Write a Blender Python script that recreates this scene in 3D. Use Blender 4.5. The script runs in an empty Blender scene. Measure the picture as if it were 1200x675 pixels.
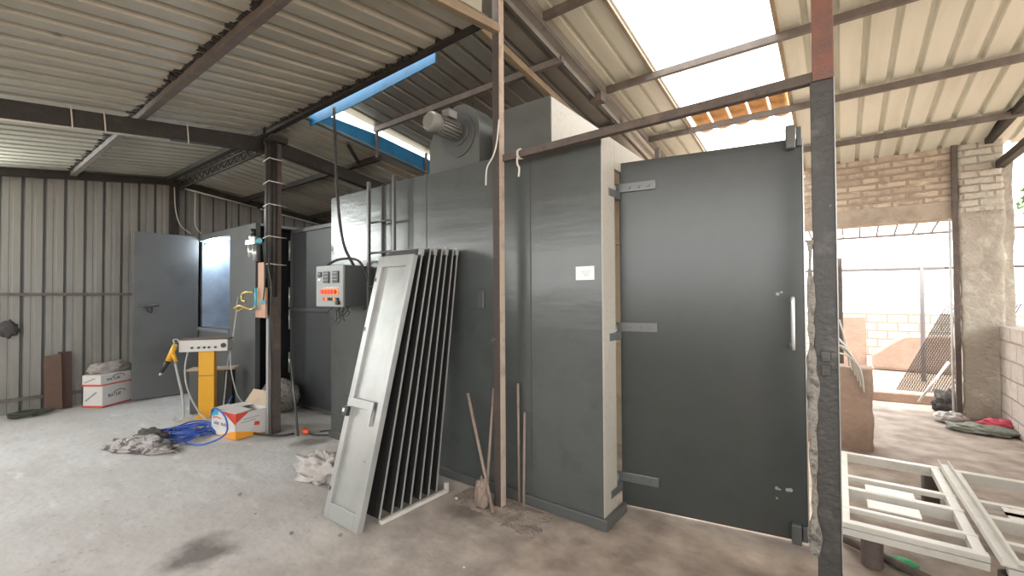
import bpy, math, random
from mathutils import Vector, Matrix, noise, Euler
random.seed(7)
S = bpy.context.scene
COL = S.collection

# ---------------------------------------------------------------- camera
F_PX = 514.0
yaw, pitch, roll = math.radians(36.8), math.atan(8.7/514), math.radians(.32)
EYE = Vector((0, 0, 1.5))
R0 = Vector((math.cos(yaw), math.sin(yaw), 0)); D0 = Vector((-math.sin(yaw), math.cos(yaw), 0)); U0 = Vector((0, 0, 1))
VD = D0*math.cos(pitch)+U0*math.sin(pitch); U1 = U0*math.cos(pitch)-D0*math.sin(pitch)
VR = R0*math.cos(roll)-U1*math.sin(roll); VU = U1*math.cos(roll)+R0*math.sin(roll)
cd = bpy.data.cameras.new('camera'); cam = bpy.data.objects.new('camera', cd); COL.objects.link(cam)
cd.sensor_width = 36; cd.lens = 36*F_PX/1200; cd.clip_start = .02; cd.clip_end = 200
M = Matrix((VR, VU, -VD)).transposed().to_4x4(); M.translation = EYE
cam.matrix_world = M; S.camera = cam

# ---------------------------------------------------------------- sky, sun, exposure
w = bpy.data.worlds.new('sky'); S.world = w; w.use_nodes = True
bg = w.node_tree.nodes['Background']; bg.inputs[0].default_value = (1.0, .995, .98, 1); bg.inputs[1].default_value = 1.6
sd = bpy.data.lights.new('sun', 'SUN'); sd.energy = 3.0; sd.angle = math.radians(12); sd.color = (1, .9, .74)
so = bpy.data.objects.new('sun', sd); COL.objects.link(so)
so.rotation_euler = Vector((.04, .0, -1)).to_track_quat('-Z', 'Y').to_euler()
S.view_settings.view_transform = 'Standard'; S.view_settings.look = 'None'
S.view_settings.exposure = 1.85; S.view_settings.gamma = 1; S.view_settings.use_curve_mapping = False

# ---------------------------------------------------------------- materials
def N(nt, t, **k):
    n = nt.nodes.new(t)
    for a, b in k.items(): setattr(n, a, b)
    return n
def mat(name, base, rough=.5, metal=0., layers=(), bump=0., bscale=60, coat=0, spec=None, brick=None, strips=None):
    """layers: (noise scale, colour, lo, hi, (stretch))  mixed over base where noise goes lo..hi"""
    m = bpy.data.materials.new(name); m.use_nodes = True; nt = m.node_tree
    b = nt.nodes['Principled BSDF']; b.inputs['Roughness'].default_value = rough; b.inputs['Metallic'].default_value = metal
    if spec is not None: b.inputs['Specular IOR Level'].default_value = spec
    if coat: b.inputs['Coat Weight'].default_value = coat; b.inputs['Coat Roughness'].default_value = .15
    tc = N(nt, 'ShaderNodeTexCoord'); col = None; hgt = None
    rgb = N(nt, 'ShaderNodeRGB'); rgb.outputs[0].default_value = (*base, 1); col = rgb.outputs[0]
    if brick:
        ax, c1, c2, mo, bw, bh, ms = brick
        sp = N(nt, 'ShaderNodeSeparateXYZ'); nt.links.new(tc.outputs['Object'], sp.inputs[0])
        cb = N(nt, 'ShaderNodeCombineXYZ'); nt.links.new(sp.outputs[ax], cb.inputs[0]); nt.links.new(sp.outputs[2], cb.inputs[1])
        wob = N(nt, 'ShaderNodeTexNoise'); wob.inputs['Scale'].default_value = 9; nt.links.new(tc.outputs['Object'], wob.inputs['Vector'])
        sub = N(nt, 'ShaderNodeVectorMath', operation='SCALE'); nt.links.new(wob.outputs['Color'], sub.inputs[0]); sub.inputs['Scale'].default_value = .03
        ad = N(nt, 'ShaderNodeVectorMath', operation='ADD'); nt.links.new(cb.outputs[0], ad.inputs[0]); nt.links.new(sub.outputs[0], ad.inputs[1])
        bt = N(nt, 'ShaderNodeTexBrick'); bt.inputs['Scale'].default_value = 1
        bt.inputs['Color1'].default_value = (*c1, 1); bt.inputs['Color2'].default_value = (*c2, 1); bt.inputs['Mortar'].default_value = (*mo, 1)
        bt.inputs['Brick Width'].default_value = bw; bt.inputs['Row Height'].default_value = bh; bt.inputs['Mortar Size'].default_value = ms
        bt.inputs['Mortar Smooth'].default_value = .4
        nt.links.new(ad.outputs[0], bt.inputs['Vector']); col = bt.outputs['Color']; hgt = bt.outputs['Fac']
    for L in layers:
        sc, c2, lo, hi = L[:4]; st = L[4] if len(L) > 4 else (1, 1, 1)
        mp = N(nt, 'ShaderNodeMapping'); mp.inputs['Scale'].default_value = st; nt.links.new(tc.outputs['Object'], mp.inputs[0])
        no = N(nt, 'ShaderNodeTexNoise'); no.inputs['Scale'].default_value = sc; no.inputs['Detail'].default_value = 7; no.inputs['Roughness'].default_value = .62
        nt.links.new(mp.outputs[0], no.inputs['Vector'])
        mr = N(nt, 'ShaderNodeMapRange'); mr.inputs[1].default_value = lo; mr.inputs[2].default_value = hi; nt.links.new(no.outputs[0], mr.inputs[0])
        if len(L) > 5: mr.inputs[4].default_value = L[5]
        mx = N(nt, 'ShaderNodeMix', data_type='RGBA'); nt.links.new(mr.outputs[0], mx.inputs[0]); nt.links.new(col, mx.inputs[6]); mx.inputs[7].default_value = (*c2, 1)
        col = mx.outputs[2]
    nt.links.new(col, b.inputs['Base Color'])
    if bump:
        no = N(nt, 'ShaderNodeTexNoise'); no.inputs['Scale'].default_value = bscale; no.inputs['Detail'].default_value = 6
        nt.links.new(tc.outputs['Object'], no.inputs['Vector'])
        bp = N(nt, 'ShaderNodeBump'); bp.inputs['Strength'].default_value = bump; bp.inputs['Distance'].default_value = .02
        nt.links.new(no.outputs[0], bp.inputs['Height'])
        if hgt:
            b2 = N(nt, 'ShaderNodeBump', invert=True); b2.inputs['Strength'].default_value = .8; b2.inputs['Distance'].default_value = .015
            nt.links.new(hgt, b2.inputs['Height']); nt.links.new(bp.outputs[0], b2.inputs['Normal']); bp = b2
        nt.links.new(bp.outputs[0], b.inputs['Normal'])
    return m
def emis(name, c, s):
    m = bpy.data.materials.new(name); m.use_nodes = True; b = m.node_tree.nodes['Principled BSDF']
    b.inputs['Base Color'].default_value = (*c, 1); b.inputs['Emission Color'].default_value = (*c, 1); b.inputs['Emission Strength'].default_value = s
    return m
GREY = mat('grey_paint', (.036, .042, .041), .29, .0, [(1.3, (.044, .05, .049), .4, .7), (6, (.03, .035, .034), .5, .8)], .03, 5, spec=.65)
GREYF = mat('grey_blower_paint', (.1, .108, .1), .4, .0, [(3, (.075, .08, .075), .5, .75)], .05, 9)
GREYD = mat('grey_paint_worn', (.05, .054, .056), .45, .0, [(1.1, (.05, .055, .058), .45, .75), (14, (.08, .085, .085), .66, .8)], .06, 9)
GREYB = mat('grey_booth_paint', (.125, .13, .13), .4, .0, [(1.0, (.07, .074, .075), .5, .75), (14, (.16, .165, .165), .7, .85)], .05, 9)
BOOTHIN = mat('pale_booth_lining', (.34, .4, .47), .5, 0, [(2, (.22, .27, .33), .45, .7)], .05, 9)
def wavy(m, sc=(.6, 1, 7), st=.25):
    nt = m.node_tree; b = nt.nodes['Principled BSDF']; tc = N(nt, 'ShaderNodeTexCoord'); mp = N(nt, 'ShaderNodeMapping'); mp.inputs['Scale'].default_value = sc
    no = N(nt, 'ShaderNodeTexNoise'); no.inputs['Scale'].default_value = 1.6; no.inputs['Detail'].default_value = 3; bp = N(nt, 'ShaderNodeBump'); bp.inputs['Strength'].default_value = st; bp.inputs['Distance'].default_value = .03
    nt.links.new(tc.outputs['Object'], mp.inputs[0]); nt.links.new(mp.outputs[0], no.inputs[0]); nt.links.new(no.outputs[0], bp.inputs['Height']); nt.links.new(bp.outputs[0], b.inputs['Normal'])
GREYO = mat('oven_gloss_paint', (.068, .076, .074), .27, .0, [(1.3, (.08, .089, .087), .4, .7), (6, (.058, .065, .063), .5, .8)], spec=.7); wavy(GREYO, (.8, 1, 4), .14)
BLACK = mat('recess_shade', (.012, .012, .012), .9)
SEAM = mat('dark_seam', (.06, .065, .065), .6)
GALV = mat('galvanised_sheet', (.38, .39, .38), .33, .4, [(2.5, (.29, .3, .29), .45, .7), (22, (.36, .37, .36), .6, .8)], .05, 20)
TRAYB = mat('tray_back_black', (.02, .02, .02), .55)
ROOF = mat('roof_sheet_dirty', (.44, .43, .365), .5, .1, [(2.0, (.31, .29, .235), .45, .75, (1, .35, 1)), (7, (.11, .075, .05), .63, .8, (1, .6, 1))], .04, 20)
ROOFG = mat('roof_sheet_grey', (.3, .29, .26), .32, .45, [(2.5, (.2, .18, .15), .5, .8, (1, .3, 1)), (7, (.12, .085, .06), .66, .8)], .04, 20)
ROOFR = mat('roof_sheet_cream', (.6, .6, .51), .5, 0, [(2.5, (.5, .49, .4), .45, .75, (2, .25, 1)), (9, (.3, .22, .14), .7, .85)], .03, 20)
WALLM = mat('wall_sheet', (.26, .25, .23), .5, .1, [(2.2, (.17, .162, .148), .45, .75, (1, 1, .3)), (6, (.14, .12, .1), .64, .85, (1, 1, .5))], .04, 20)
RUST = mat('brown_rusty_steel', (.1, .08, .07), .75, .1, [(9, (.165, .115, .09), .5, .75), (30, (.06, .045, .04), .55, .75)], .25, 70)
PURL = mat('primer_brown_steel', (.12, .1, .086), .65, .05, [(8, (.17, .145, .125), .45, .7), (26, (.1, .07, .055), .6, .8)], .12, 60)
TAN = mat('tan_painted_steel', (.26, .2, .13), .6, 0, [(5, (.19, .145, .095), .45, .7)], .1, 60)
DARKST = mat('blackened_steel', (.03, .026, .022), .65, .1, [(12, (.06, .05, .042), .5, .8)], .2, 50)
POSTD = mat('dark_post_steel', (.055, .053, .05), .5, .2, [(7, (.11, .105, .1), .52, .72), (25, (.2, .19, .18), .68, .8)], .3, 40)
REDOX = mat('red_oxide_post', (.19, .085, .065), .6, .05, [(9, (.12, .075, .06), .45, .7), (40, (.4, .3, .26), .66, .78)], .25, 60)
CRUST = mat('cement_crust', (.27, .25, .22), .95, 0, [(25, (.1, .09, .08), .5, .65)], 1.0, 60)
STEEL = mat('bare_steel', (.5, .51, .5), .3, .7)
STRAP = mat('hinge_grey', (.1, .105, .105), .35, .2)
HINGE = mat('hinge_strap_metal', (.15, .157, .157), .3, .4)
BOOTHST = mat('booth_sill_grey', (.2, .21, .22), .45)
BLUE = mat('blue_sheet', (.015, .17, .36), .5, 0, [(5, (.01, .11, .25), .45, .75)], .05, 20)
FLOOR = mat('dusty_floor', (.58, .57, .565), .85, 0, [(.8, (.48, .455, .43), .4, .65), (2.1, (.66, .66, .66), .58, .72, (1, 2.5, 1)), (3.0, (.45, .43, .41), .5, .75, (1, 2.2, 1)), (14, (.3, .28, .26), .6, .75), (34, (.2, .18, .16), .66, .74), (60, (.6, .58, .56), .62, .75)], .3, 18)
SOIL = mat('brown_soil', (.3, .225, .18), .95, 0, [(3, (.27, .2, .155), .4, .7), (22, (.42, .34, .28), .6, .8)], .6, 18)
BRICKM = mat('old_bricks', (.4, .3, .22), .95, brick=(0, (.56, .46, .35), (.42, .33, .25), (.33, .26, .2), .3, .085, .016),
             layers=[(5, (.33, .26, .2), .45, .62), (9, (.66, .58, .46), .58, .7, (.5, 1, 1.6))], bump=.6, bscale=35)
PIERM = mat('pier_old_plaster_over_brick', (.4, .36, .3), .95, brick=(0, (.5, .46, .38), (.46, .42, .35), (.28, .24, .2), .25, .085, .012),
            layers=[(3.5, (.44, .41, .34), .45, .6), (16, (.2, .17, .14), .6, .75), (40, (.58, .54, .46), .62, .76)], bump=.8, bscale=25)
PLAS = mat('lintel_plaster', (.4, .33, .255), .95, 0, [(5, (.28, .23, .18), .45, .7), (30, (.5, .42, .33), .6, .75)], .6, 30)
BLOCKM = mat('concrete_block', (.4, .35, .3), .95, brick=(1, (.42, .37, .32), (.37, .32, .28), (.25, .21, .18), .4, .2, .012), layers=[(12, (.3, .25, .22), .5, .75)], bump=.6, bscale=30)
BLOCKX = mat('concrete_block_yard', (.42, .38, .32), .95, brick=(0, (.46, .43, .37), (.42, .39, .33), (.28, .25, .21), .38, .2, .015), layers=[(8, (.35, .3, .25), .5, .75)], bump=.5, bscale=30)
MUD = mat('mud_plaster', (.37, .27, .215), .95, 0, [(4, (.3, .215, .17), .45, .7), (25, (.42, .33, .27), .6, .8)], .5, 22)
WFRAME = mat('cream_painted_frame', (.6, .59, .55), .4, .1, [(8, (.5, .48, .43), .5, .75)], .04, 30)
WOODP = mat('pinkish_plank', (.5, .3, .21), .7, 0, [(6, (.4, .23, .16), .45, .7, (1, 1, .2))], .1, 40)
BROWNB = mat('brown_board', (.125, .075, .055), .8, 0, [(8, (.16, .105, .08), .5, .75)], .1, 30)
YEL = mat('yellow_enamel', (.78, .4, .03), .35, 0, [(9, (.6, .3, .03), .6, .8)])
WHITEP = mat('offwhite_enamel', (.62, .6, .57), .4)
CARDW = mat('white_carton', (.62, .6, .58), .75, 0, [(9, (.5, .48, .46), .55, .8)], .05, 40)
CARDB = mat('brown_carton', (.47, .37, .28), .85, 0, [(9, (.38, .29, .21), .5, .8)], .05, 40)
REDP = mat('red_print', (.62, .07, .04), .6); ORP = mat('orange_print', (.8, .33, .03), .6); CYP = mat('cyan_print', (.04, .42, .6), .6); DBL = mat('blue_print', (.02, .13, .5), .6)
DARKP = mat('dark_print', (.06, .06, .06), .7); GREYP = mat('grey_print', (.22, .23, .25), .7)
BLKP = mat('black_plastic', (.02, .02, .02), .45); BLKC = mat('black_cable_rubber', (.03, .03, .03), .55)
REDK = emis('lit_red_button', (.75, .05, .015), .06); ORK = emis('lit_amber_button', (.9, .32, .07), .06)
GREYH = mat('grey_hose', (.42, .43, .42), .45); BLUEH = mat('blue_hose', (.03, .09, .42), .35)
WIREW = mat('pale_wire', (.55, .53, .48), .6); CLOTH = mat('dirty_white_plastic', (.46, .43, .41), .6, 0, [(9, (.35, .31, .29), .5, .7)], .2, 30)
CLOTHD = mat('dark_rag', (.07, .065, .065), .9, 0, [(14, (.15, .14, .14), .55, .75)]); SACK = mat('striped_sack', (.4, .37, .36), .8, 0, [(16, (.1, .09, .09), .5, .56, (1, .2, 1))], .2, 30)
GREENC = mat('dark_green_rope', (.05, .06, .045), .9); STICK = mat('weathered_rod', (.26, .2, .165), .8, 0, [(12, (.16, .11, .09), .5, .75)], .2, 60)
TILE = mat('clay_tile', (.62, .34, .13), .8, 0, [(14, (.35, .17, .07), .5, .75)], .2, 40)
MESHM = mat('rusty_wire_mesh', (.1, .09, .085), .7, .3); GREEN = mat('green_leaf', (.07, .22, .03), .6); TURQ = mat('turquoise_fitting', (.05, .4, .5), .35)
BRASS = mat('brass_fitting', (.5, .36, .13), .4, .6); GREENP = mat('green_plastic', (.03, .42, .16), .5); PINK = mat('pink_cloth', (.55, .08, .12), .8)
PAPER = mat('white_notice_paper', (.85, .85, .82), .6); LAMP = emis('lit_lamp', (.85, .93, 1), 14)
SCUFF = mat('scuffed_paint', (.3, .31, .31), .55); MOTOR = mat('motor_cast_grey', (.2, .2, .185), .5, .2)
OVENIN = mat('oven_lining', (.66, .6, .5), .5, .1, [(3, (.55, .5, .42), .45, .7)]); POLE = mat('yard_white_post', (.55, .56, .56), .6); YPOLE = mat('yard_grey_pipe', (.2, .2, .21), .6)

# ---------------------------------------------------------------- mesh helpers
def gloc(o):
    v = Vector((0, 0, 0))
    while o: v += o.location; o = o.parent
    return v
class MB:
    def __init__(s): s.v = []; s.f = []; s.m = []; s.sm = []; s.mats = []; s.cur = 0
    def use(s, m):
        if m not in s.mats: s.mats.append(m)
        s.cur = s.mats.index(m); return s
    def face(s, idx, smooth=False): s.f.append(tuple(idx)); s.m.append(s.cur); s.sm.append(smooth)
    def pts(s, P): n = len(s.v); s.v += [Vector(p) for p in P]; return n
    def hexa(s, P):
        n = s.pts(P)
        for q in ((0, 3, 2, 1), (4, 5, 6, 7), (0, 1, 5, 4), (1, 2, 6, 5), (2, 3, 7, 6), (3, 0, 4, 7)): s.face([n+i for i in q])
        return s
    def box(s, a, b):
        x0, x1 = sorted((a[0], b[0])); y0, y1 = sorted((a[1], b[1])); z0, z1 = sorted((a[2], b[2]))
        return s.hexa([(x0, y0, z0), (x1, y0, z0), (x1, y1, z0), (x0, y1, z0), (x0, y0, z1), (x1, y0, z1), (x1, y1, z1), (x0, y1, z1)])
    def obox(s, o, u, v, w):
        o, u, v, w = map(Vector, (o, u, v, w))
        return s.hexa([o, o+u, o+u+v, o+v, o+w, o+u+w, o+u+v+w, o+v+w])
    def beam(s, a, b, wd, ht, up=(0, 0, 1)):
        a, b = Vector(a), Vector(b); d = (b-a).normalized(); u = Vector(up) if abs(d.z) < .99 else Vector((0, 1, 0)); sx = d.cross(u).normalized(); up2 = sx.cross(d).normalized()
        return s.obox(a-sx*wd/2-up2*ht/2, sx*wd, b-a, up2*ht)
    def tube(s, P, r, n=10, cap=True):
        P = [Vector(p) for p in P]; R = r if isinstance(r, (list, tuple)) else [r]*len(P); base = []; prev = None
        for i, p in enumerate(P):
            d = (P[min(i+1, len(P)-1)]-P[max(i-1, 0)])
            d = d.normalized() if d.length > 1e-9 else Vector((0, 0, 1))
            if prev is None: a = d.cross(Vector((0, 0, 1)) if abs(d.z) < .9 else Vector((1, 0, 0))).normalized()
            else:
                a = prev-d*prev.dot(d); a = a.normalized() if a.length > 1e-6 else d.orthogonal().normalized()
            prev = a; b = d.cross(a)
            base.append(s.pts([p+(a*math.cos(2*math.pi*k/n)+b*math.sin(2*math.pi*k/n))*R[i] for k in range(n)]))
        for i in range(len(P)-1):
            for k in range(n):
                k2 = (k+1) % n; s.face([base[i]+k, base[i]+k2, base[i+1]+k2, base[i+1]+k], True)
        if cap: s.face([base[0]+k for k in range(n)][::-1]); s.face([base[-1]+k for k in range(n)])
        return s
    def prism(s, poly, off):
        off = Vector(off); n = len(poly); a = s.pts(poly); b = s.pts([Vector(p)+off for p in poly])
        s.face([a+i for i in range(n)][::-1]); s.face([b+i for i in range(n)])
        for i in range(n): j = (i+1) % n; s.face([a+i, a+j, b+j, b+i])
        return s
    def build(s, name, m=None, parent=None, bevel=0, solid=0):
        me = bpy.data.meshes.new(name); L = gloc(parent)
        if parent is None:
            xs = [p.x for p in s.v]; ys = [p.y for p in s.v]; zs = [p.z for p in s.v]
            org = Vector(((min(xs)+max(xs))/2, (min(ys)+max(ys))/2, min(zs)))
        else: org = Vector((0, 0, 0))
        me.from_pydata([p-L-org for p in s.v], [], s.f)
        if not s.mats: s.mats = [m]
        for q in s.mats: me.materials.append(q)
        for i, p in enumerate(me.polygons): p.material_index = s.m[i]; p.use_smooth = s.sm[i]
        me.update()
        o = bpy.data.objects.new(name, me); COL.objects.link(o); o.location = org; o.parent = parent
        if bevel: b = o.modifiers.new('bevel', 'BEVEL'); b.width = bevel; b.segments = 2; b.limit_method = 'ANGLE'
        if solid: b = o.modifiers.new('solid', 'SOLIDIFY'); b.thickness = solid; b.offset = 0
        return o
def thing(name, label, cat, loc, group=None):
    o = bpy.data.objects.new(name, None); COL.objects.link(o); o.location = loc; o.empty_display_size = .1
    return tag(o, label, cat, group)
def tag(o, label, cat, group=None):
    o['label'] = label; o['category'] = cat
    if group: o['group'] = group
    return o
def struct(o): o['kind'] = 'structure'; return o
def B1(a, b): return MB().box(a, b)
def smooth_path(P, k=8):
    P = [Vector(p) for p in P]; out = []
    Q = [P[0]*2-P[1]]+P+[P[-1]*2-P[-2]]
    for i in range(1, len(Q)-2):
        a, b, c, d = Q[i-1:i+3]
        for j in range(k):
            t = j/k; out.append(.5*((2*b)+(c-a)*t+(2*a-5*b+4*c-d)*t*t+(3*b-a-3*c+d)*t**3))
    out.append(P[-1]); return out
def blob(c, r, seed, amp=.3, fr=3., n=26, rot=0, floor=None, sharp=False):
    """crumpled lump as one closed surface"""
    m = MB(); rows = []
    for i in range(n+1):
        th = math.pi*i/n; row = []
        for j in range(2*n):
            ph = math.pi*j/n; d = Vector((math.sin(th)*math.cos(ph), math.sin(th)*math.sin(ph), math.cos(th)))
            q = d*fr+Vector((seed, seed*2.3, 0)); k = 1+amp*noise.noise(q)
            rd = abs(noise.noise(q*2.1+Vector((7, 1, 3)))); k += amp*(.35-rd*1.2)*(.5 if sharp else .4)
            k += amp*.35*noise.noise(q*5)
            p = Vector((d.x*r[0]*k, d.y*r[1]*k, d.z*r[2]*k)); p.rotate(Euler((0, 0, rot))); p += Vector(c)
            if floor is not None and p.z < floor: p.z = floor+(.0005*(j % 3))
            row.append(p)
        rows.append(m.pts(row))
    for i in range(n):
        for j in range(2*n):
            j2 = (j+1) % (2*n); m.face([rows[i]+j, rows[i+1]+j, rows[i+1]+j2, rows[i]+j2], True)
    return m
PROF = [(0, 0), (.145, 0), (.156, .034), (.187, .034), (.2, 0)]
PROFL = [(0, 0), (.118, 0), (.134, .042), (.182, .042), (.2, 0)]
def corr(x0, x1, ya, za, yb, zb, seg=6, period=.2, phase=0., prof=None):
    prof = prof or PROF
    """trapezoid roof sheet: ribs run along Y, repeated along X, from (ya,za) to (yb,zb)"""
    m = MB(); xs = []
    k = math.floor((x0-phase)/period)
    while phase+k*period < x1:
        for dx, dz in prof[:-1]:
            x = phase+k*period+dx*period/.2
            if x0 <= x <= x1: xs.append((x, dz))
        k += 1
    xs = [(x0, xs[0][1])]+xs+[(x1, xs[-1][1])]
    rows = []
    for i in range(seg+1):
        t = i/seg; y = ya+(yb-ya)*t; z = za+(zb-za)*t
        rows.append(m.pts([(x, y, z+dz+.004*noise.noise(Vector((x*1.3, y*1.3, 3)))) for x, dz in xs]))
    for i in range(seg):
        for j in range(len(xs)-1): m.face([rows[i]+j, rows[i]+j+1, rows[i+1]+j+1, rows[i+1]+j])
    return m

# ================================================================= SETTING
YR, SL = 2.35, .13
XW = -8.63
fl = MB(); n = 60
for i in range(n+1):
    for j in range(n+1):
        x = -9.5+14*i/n; y = -3+11.3*j/n
        fl.v.append(Vector((x, y, .006*noise.noise(Vector((x*1.5, y*1.5, 0)))-.006)))
for i in range(n):
    for j in range(n): a = i*(n+1)+j; fl.face([a, a+n+1, a+n+2, a+1], True)
# floor colour: grey concrete dust at left, brown earth to the right and back (real ground colours)
def floor_mat():
    nt = FLOOR.node_tree; b = nt.nodes['Principled BSDF']; src = b.inputs['Base Color'].links[0].from_socket
    tc = N(nt, 'ShaderNodeTexCoord'); sp = N(nt, 'ShaderNodeSeparateXYZ'); nt.links.new(tc.outputs['Object'], sp.inputs[0])
    no = N(nt, 'ShaderNodeTexNoise'); no.inputs['Scale'].default_value = 1.1; no.inputs['Detail'].default_value = 6; nt.links.new(tc.outputs['Object'], no.inputs['Vector'])
    ad = N(nt, 'ShaderNodeMath', operation='MULTIPLY_ADD'); nt.links.new(no.outputs[0], ad.inputs[0]); ad.inputs[1].default_value = 2.0; nt.links.new(sp.outputs[0], ad.inputs[2])
    mr = N(nt, 'ShaderNodeMapRange'); nt.links.new(ad.outputs[0], mr.inputs[0]); mr.inputs[1].default_value = -.6+0; mr.inputs[2].default_value = 2.3
    mx = N(nt, 'ShaderNodeMix', data_type='RGBA'); nt.links.new(mr.outputs[0], mx.inputs[0]); nt.links.new(src, mx.inputs[6])
    n2 = N(nt, 'ShaderNodeTexNoise'); n2.inputs['Scale'].default_value = 5; n2.inputs['Detail'].default_value = 8; nt.links.new(tc.outputs['Object'], n2.inputs['Vector'])
    cr = N(nt, 'ShaderNodeValToRGB'); cr.color_ramp.elements[0].position = .35; cr.color_ramp.elements[0].color = (.23, .185, .155, 1); cr.color_ramp.elements[1].position = .65; cr.color_ramp.elements[1].color = (.4, .335, .285, 1)
    nt.links.new(n2.outputs[0], cr.inputs[0]); nt.links.new(cr.outputs[0], mx.inputs[7]); col = mx.outputs[2]
    # oily stain near the front (a stain of its own)
    for (sx, sy, rad) in STAINS:
        cx = N(nt, 'ShaderNodeVectorMath', operation='DISTANCE'); wv = N(nt, 'ShaderNodeVectorMath', operation='ADD')
        sc = N(nt, 'ShaderNodeVectorMath', operation='SCALE'); sc.inputs['Scale'].default_value = .35; nt.links.new(n2.outputs['Color'], sc.inputs[0])
        nt.links.new(tc.outputs['Object'], wv.inputs[0]); nt.links.new(sc.outputs[0], wv.inputs[1])
        nt.links.new(wv.outputs[0], cx.inputs[0]); cx.inputs[1].default_value = (sx+.175, sy+.175, .17)
        m2 = N(nt, 'ShaderNodeMapRange'); nt.links.new(cx.outputs['Value'], m2.inputs[0]); m2.inputs[1].default_value = rad; m2.inputs[2].default_value = rad*.35; m2.inputs[4].default_value = .75
        m3 = N(nt, 'ShaderNodeMix', data_type='RGBA'); nt.links.new(m2.outputs[0], m3.inputs[0]); nt.links.new(col, m3.inputs[6]); m3.inputs[7].default_value = (.08, .06, .05, 1); col = m3.outputs[2]
    nt.links.new(col, b.inputs['Base Color'])
FX, FY = -9.5+7, -3+5.65
STAINS = [(-3.05-FX, .98-FY, .24), (-4.4-FX, 2.45-FY, .25), (-2.1-FX, 2.35-FY, .3)]
floor_mat()
struct(fl.build('floor', FLOOR))
gr = MB(); gr.v = [Vector(p) for p in ((-30, -30, -.03), (30, -30, -.03), (30, 40, -.03), (-30, 40, -.03))]; gr.face((0, 1, 2, 3))
struct(gr.build('ground', SOIL))

# left wall of upright sheets, gable-shaped, with two girts
def zfront(y): return 3.42-SL*(YR-y)
def zback(y): return 3.42-SL*(y-YR)
ws = struct(thing('wall_left', 'x', 'x', (XW, 1, 0)))
del ws['label'], ws['category']
m = MB(); k = 0; y = -1.66
cols = []
while y < 6:
    for dy, dx in ((0, 0), (.012, -.022), (.03, -.022), (.042, 0), (.095, 0), (.1, -.006), (.13, -.006), (.135, 0)):
        yy = y+dy; cols.append((yy, XW+dx))
    y += .2
top = [m.pts([(x, yy, -.05), (x, yy, 1.2), (x, yy, (zfront(yy) if yy < YR else zback(yy))+.03)]) for yy, x in cols]
for a, b in zip(top, top[1:]): m.face([a, b, b+1, a+1]); m.face([a+1, b+1, b+2, a+2])
m.build('sheet_cladding', WALLM, ws, solid=.002)
m = MB()
for zz in (1.55, .18): m.beam((XW+.035, -1.6, zz), (XW+.035, 5.8, zz), .04, .04)
m.build('girt', PURL, ws)
# vertical seams between sheets are dark laps
m = MB()
for q in range(38):
    yy = -1.66+.2*q+.021; z1 = (zfront(yy) if yy < YR else zback(yy))-.03
    m.box((XW-.021, yy-.007, 0), (XW-.012, yy+.007, z1))
m.build('sheet_lap', SEAM, ws)
def strt(name, m, mm, **k): return struct(m.build(name, mm, **k))
# back wall behind the booths (dark, corrugated)
m = MB(); rows = []
xs = []
x = XW
while x < -2.4: xs += [(x, 0), (x+.02, .025), (x+.05, .025), (x+.07, 0)]; x += .2
for xx, dy in xs: rows.append(m.pts([(xx, 5.75+dy, 0), (xx, 5.75+dy, zback(5.75)+.75*(xx > -4.57))]))
for a, b in zip(rows, rows[1:]): m.face([a, b, b+1, a+1])
strt('wall_back', m, WALLM, solid=.002)

# ceiling: roof slopes
ce = thing('ceiling', 'x', 'x', (-3, 2, 3.4)); del ce['label'], ce['category']; struct(ce)
corr(XW-.1, -1.95, YR, 3.42, 1.17, zfront(1.17), phase=.05, prof=PROFL).build('front_sheet', ROOF, ce, solid=.0015)
corr(XW-.1, -1.95, 1.25, zfront(1.25)-.012, -2.6, zfront(-2.6)-.012, phase=.09, prof=PROFL).build('front_sheet', ROOF, ce, solid=.0015)
corr(XW-.1, -4.5, YR, 3.42, 6.2, zback(6.2), phase=.05).build('back_sheet', ROOF, ce, solid=.0015)
ZL, ZR = 3.72, 3.94
rz = lambda y, z0: z0-SL*(y-2.3)
corr(-4.62, -1.85, 2.38, rz(2.38, ZL), 7.4, rz(7.4, ZL), phase=.02).build('raised_sheet', ROOFG, ce, solid=.0015)
corr(-2.0, -1.42, 1.9, rz(1.9, ZR), 7.6, rz(7.6, ZR), phase=.0).build('cream_sheet', ROOFR, ce, solid=.0015)
corr(-1.42, -.39, 1.9, rz(1.9, ZR), 3.05, rz(3.05, ZR), phase=.0).build('cream_sheet', ROOFR, ce, solid=.0015)
corr(-.39, 4.2, 1.9, rz(1.9, ZR), 7.6, rz(7.6, ZR), phase=.03).build('cream_sheet', ROOFR, ce, solid=.0015)
corr(-2.0, 4.2, -2.6, 3.42, 1.9, rz(1.9, ZR), phase=.0).build('cream_sheet', ROOFR, ce, solid=.0015)
TN = [0]
def trim(m, mm, **k):
    TN[0] += 1; return struct(m.build('trim_%d' % TN[0], mm, **k))
def bm(a, b, wd, ht, mm): return trim(MB().beam(a, b, wd, ht), mm, bevel=.003)
struct(MB().box((-9, -2.75, 0), (1.65, -2.6, 1.5)).build('wall_unseen_blocker', PLAS))  # unseen wall added behind the camera to cut the front light
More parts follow.
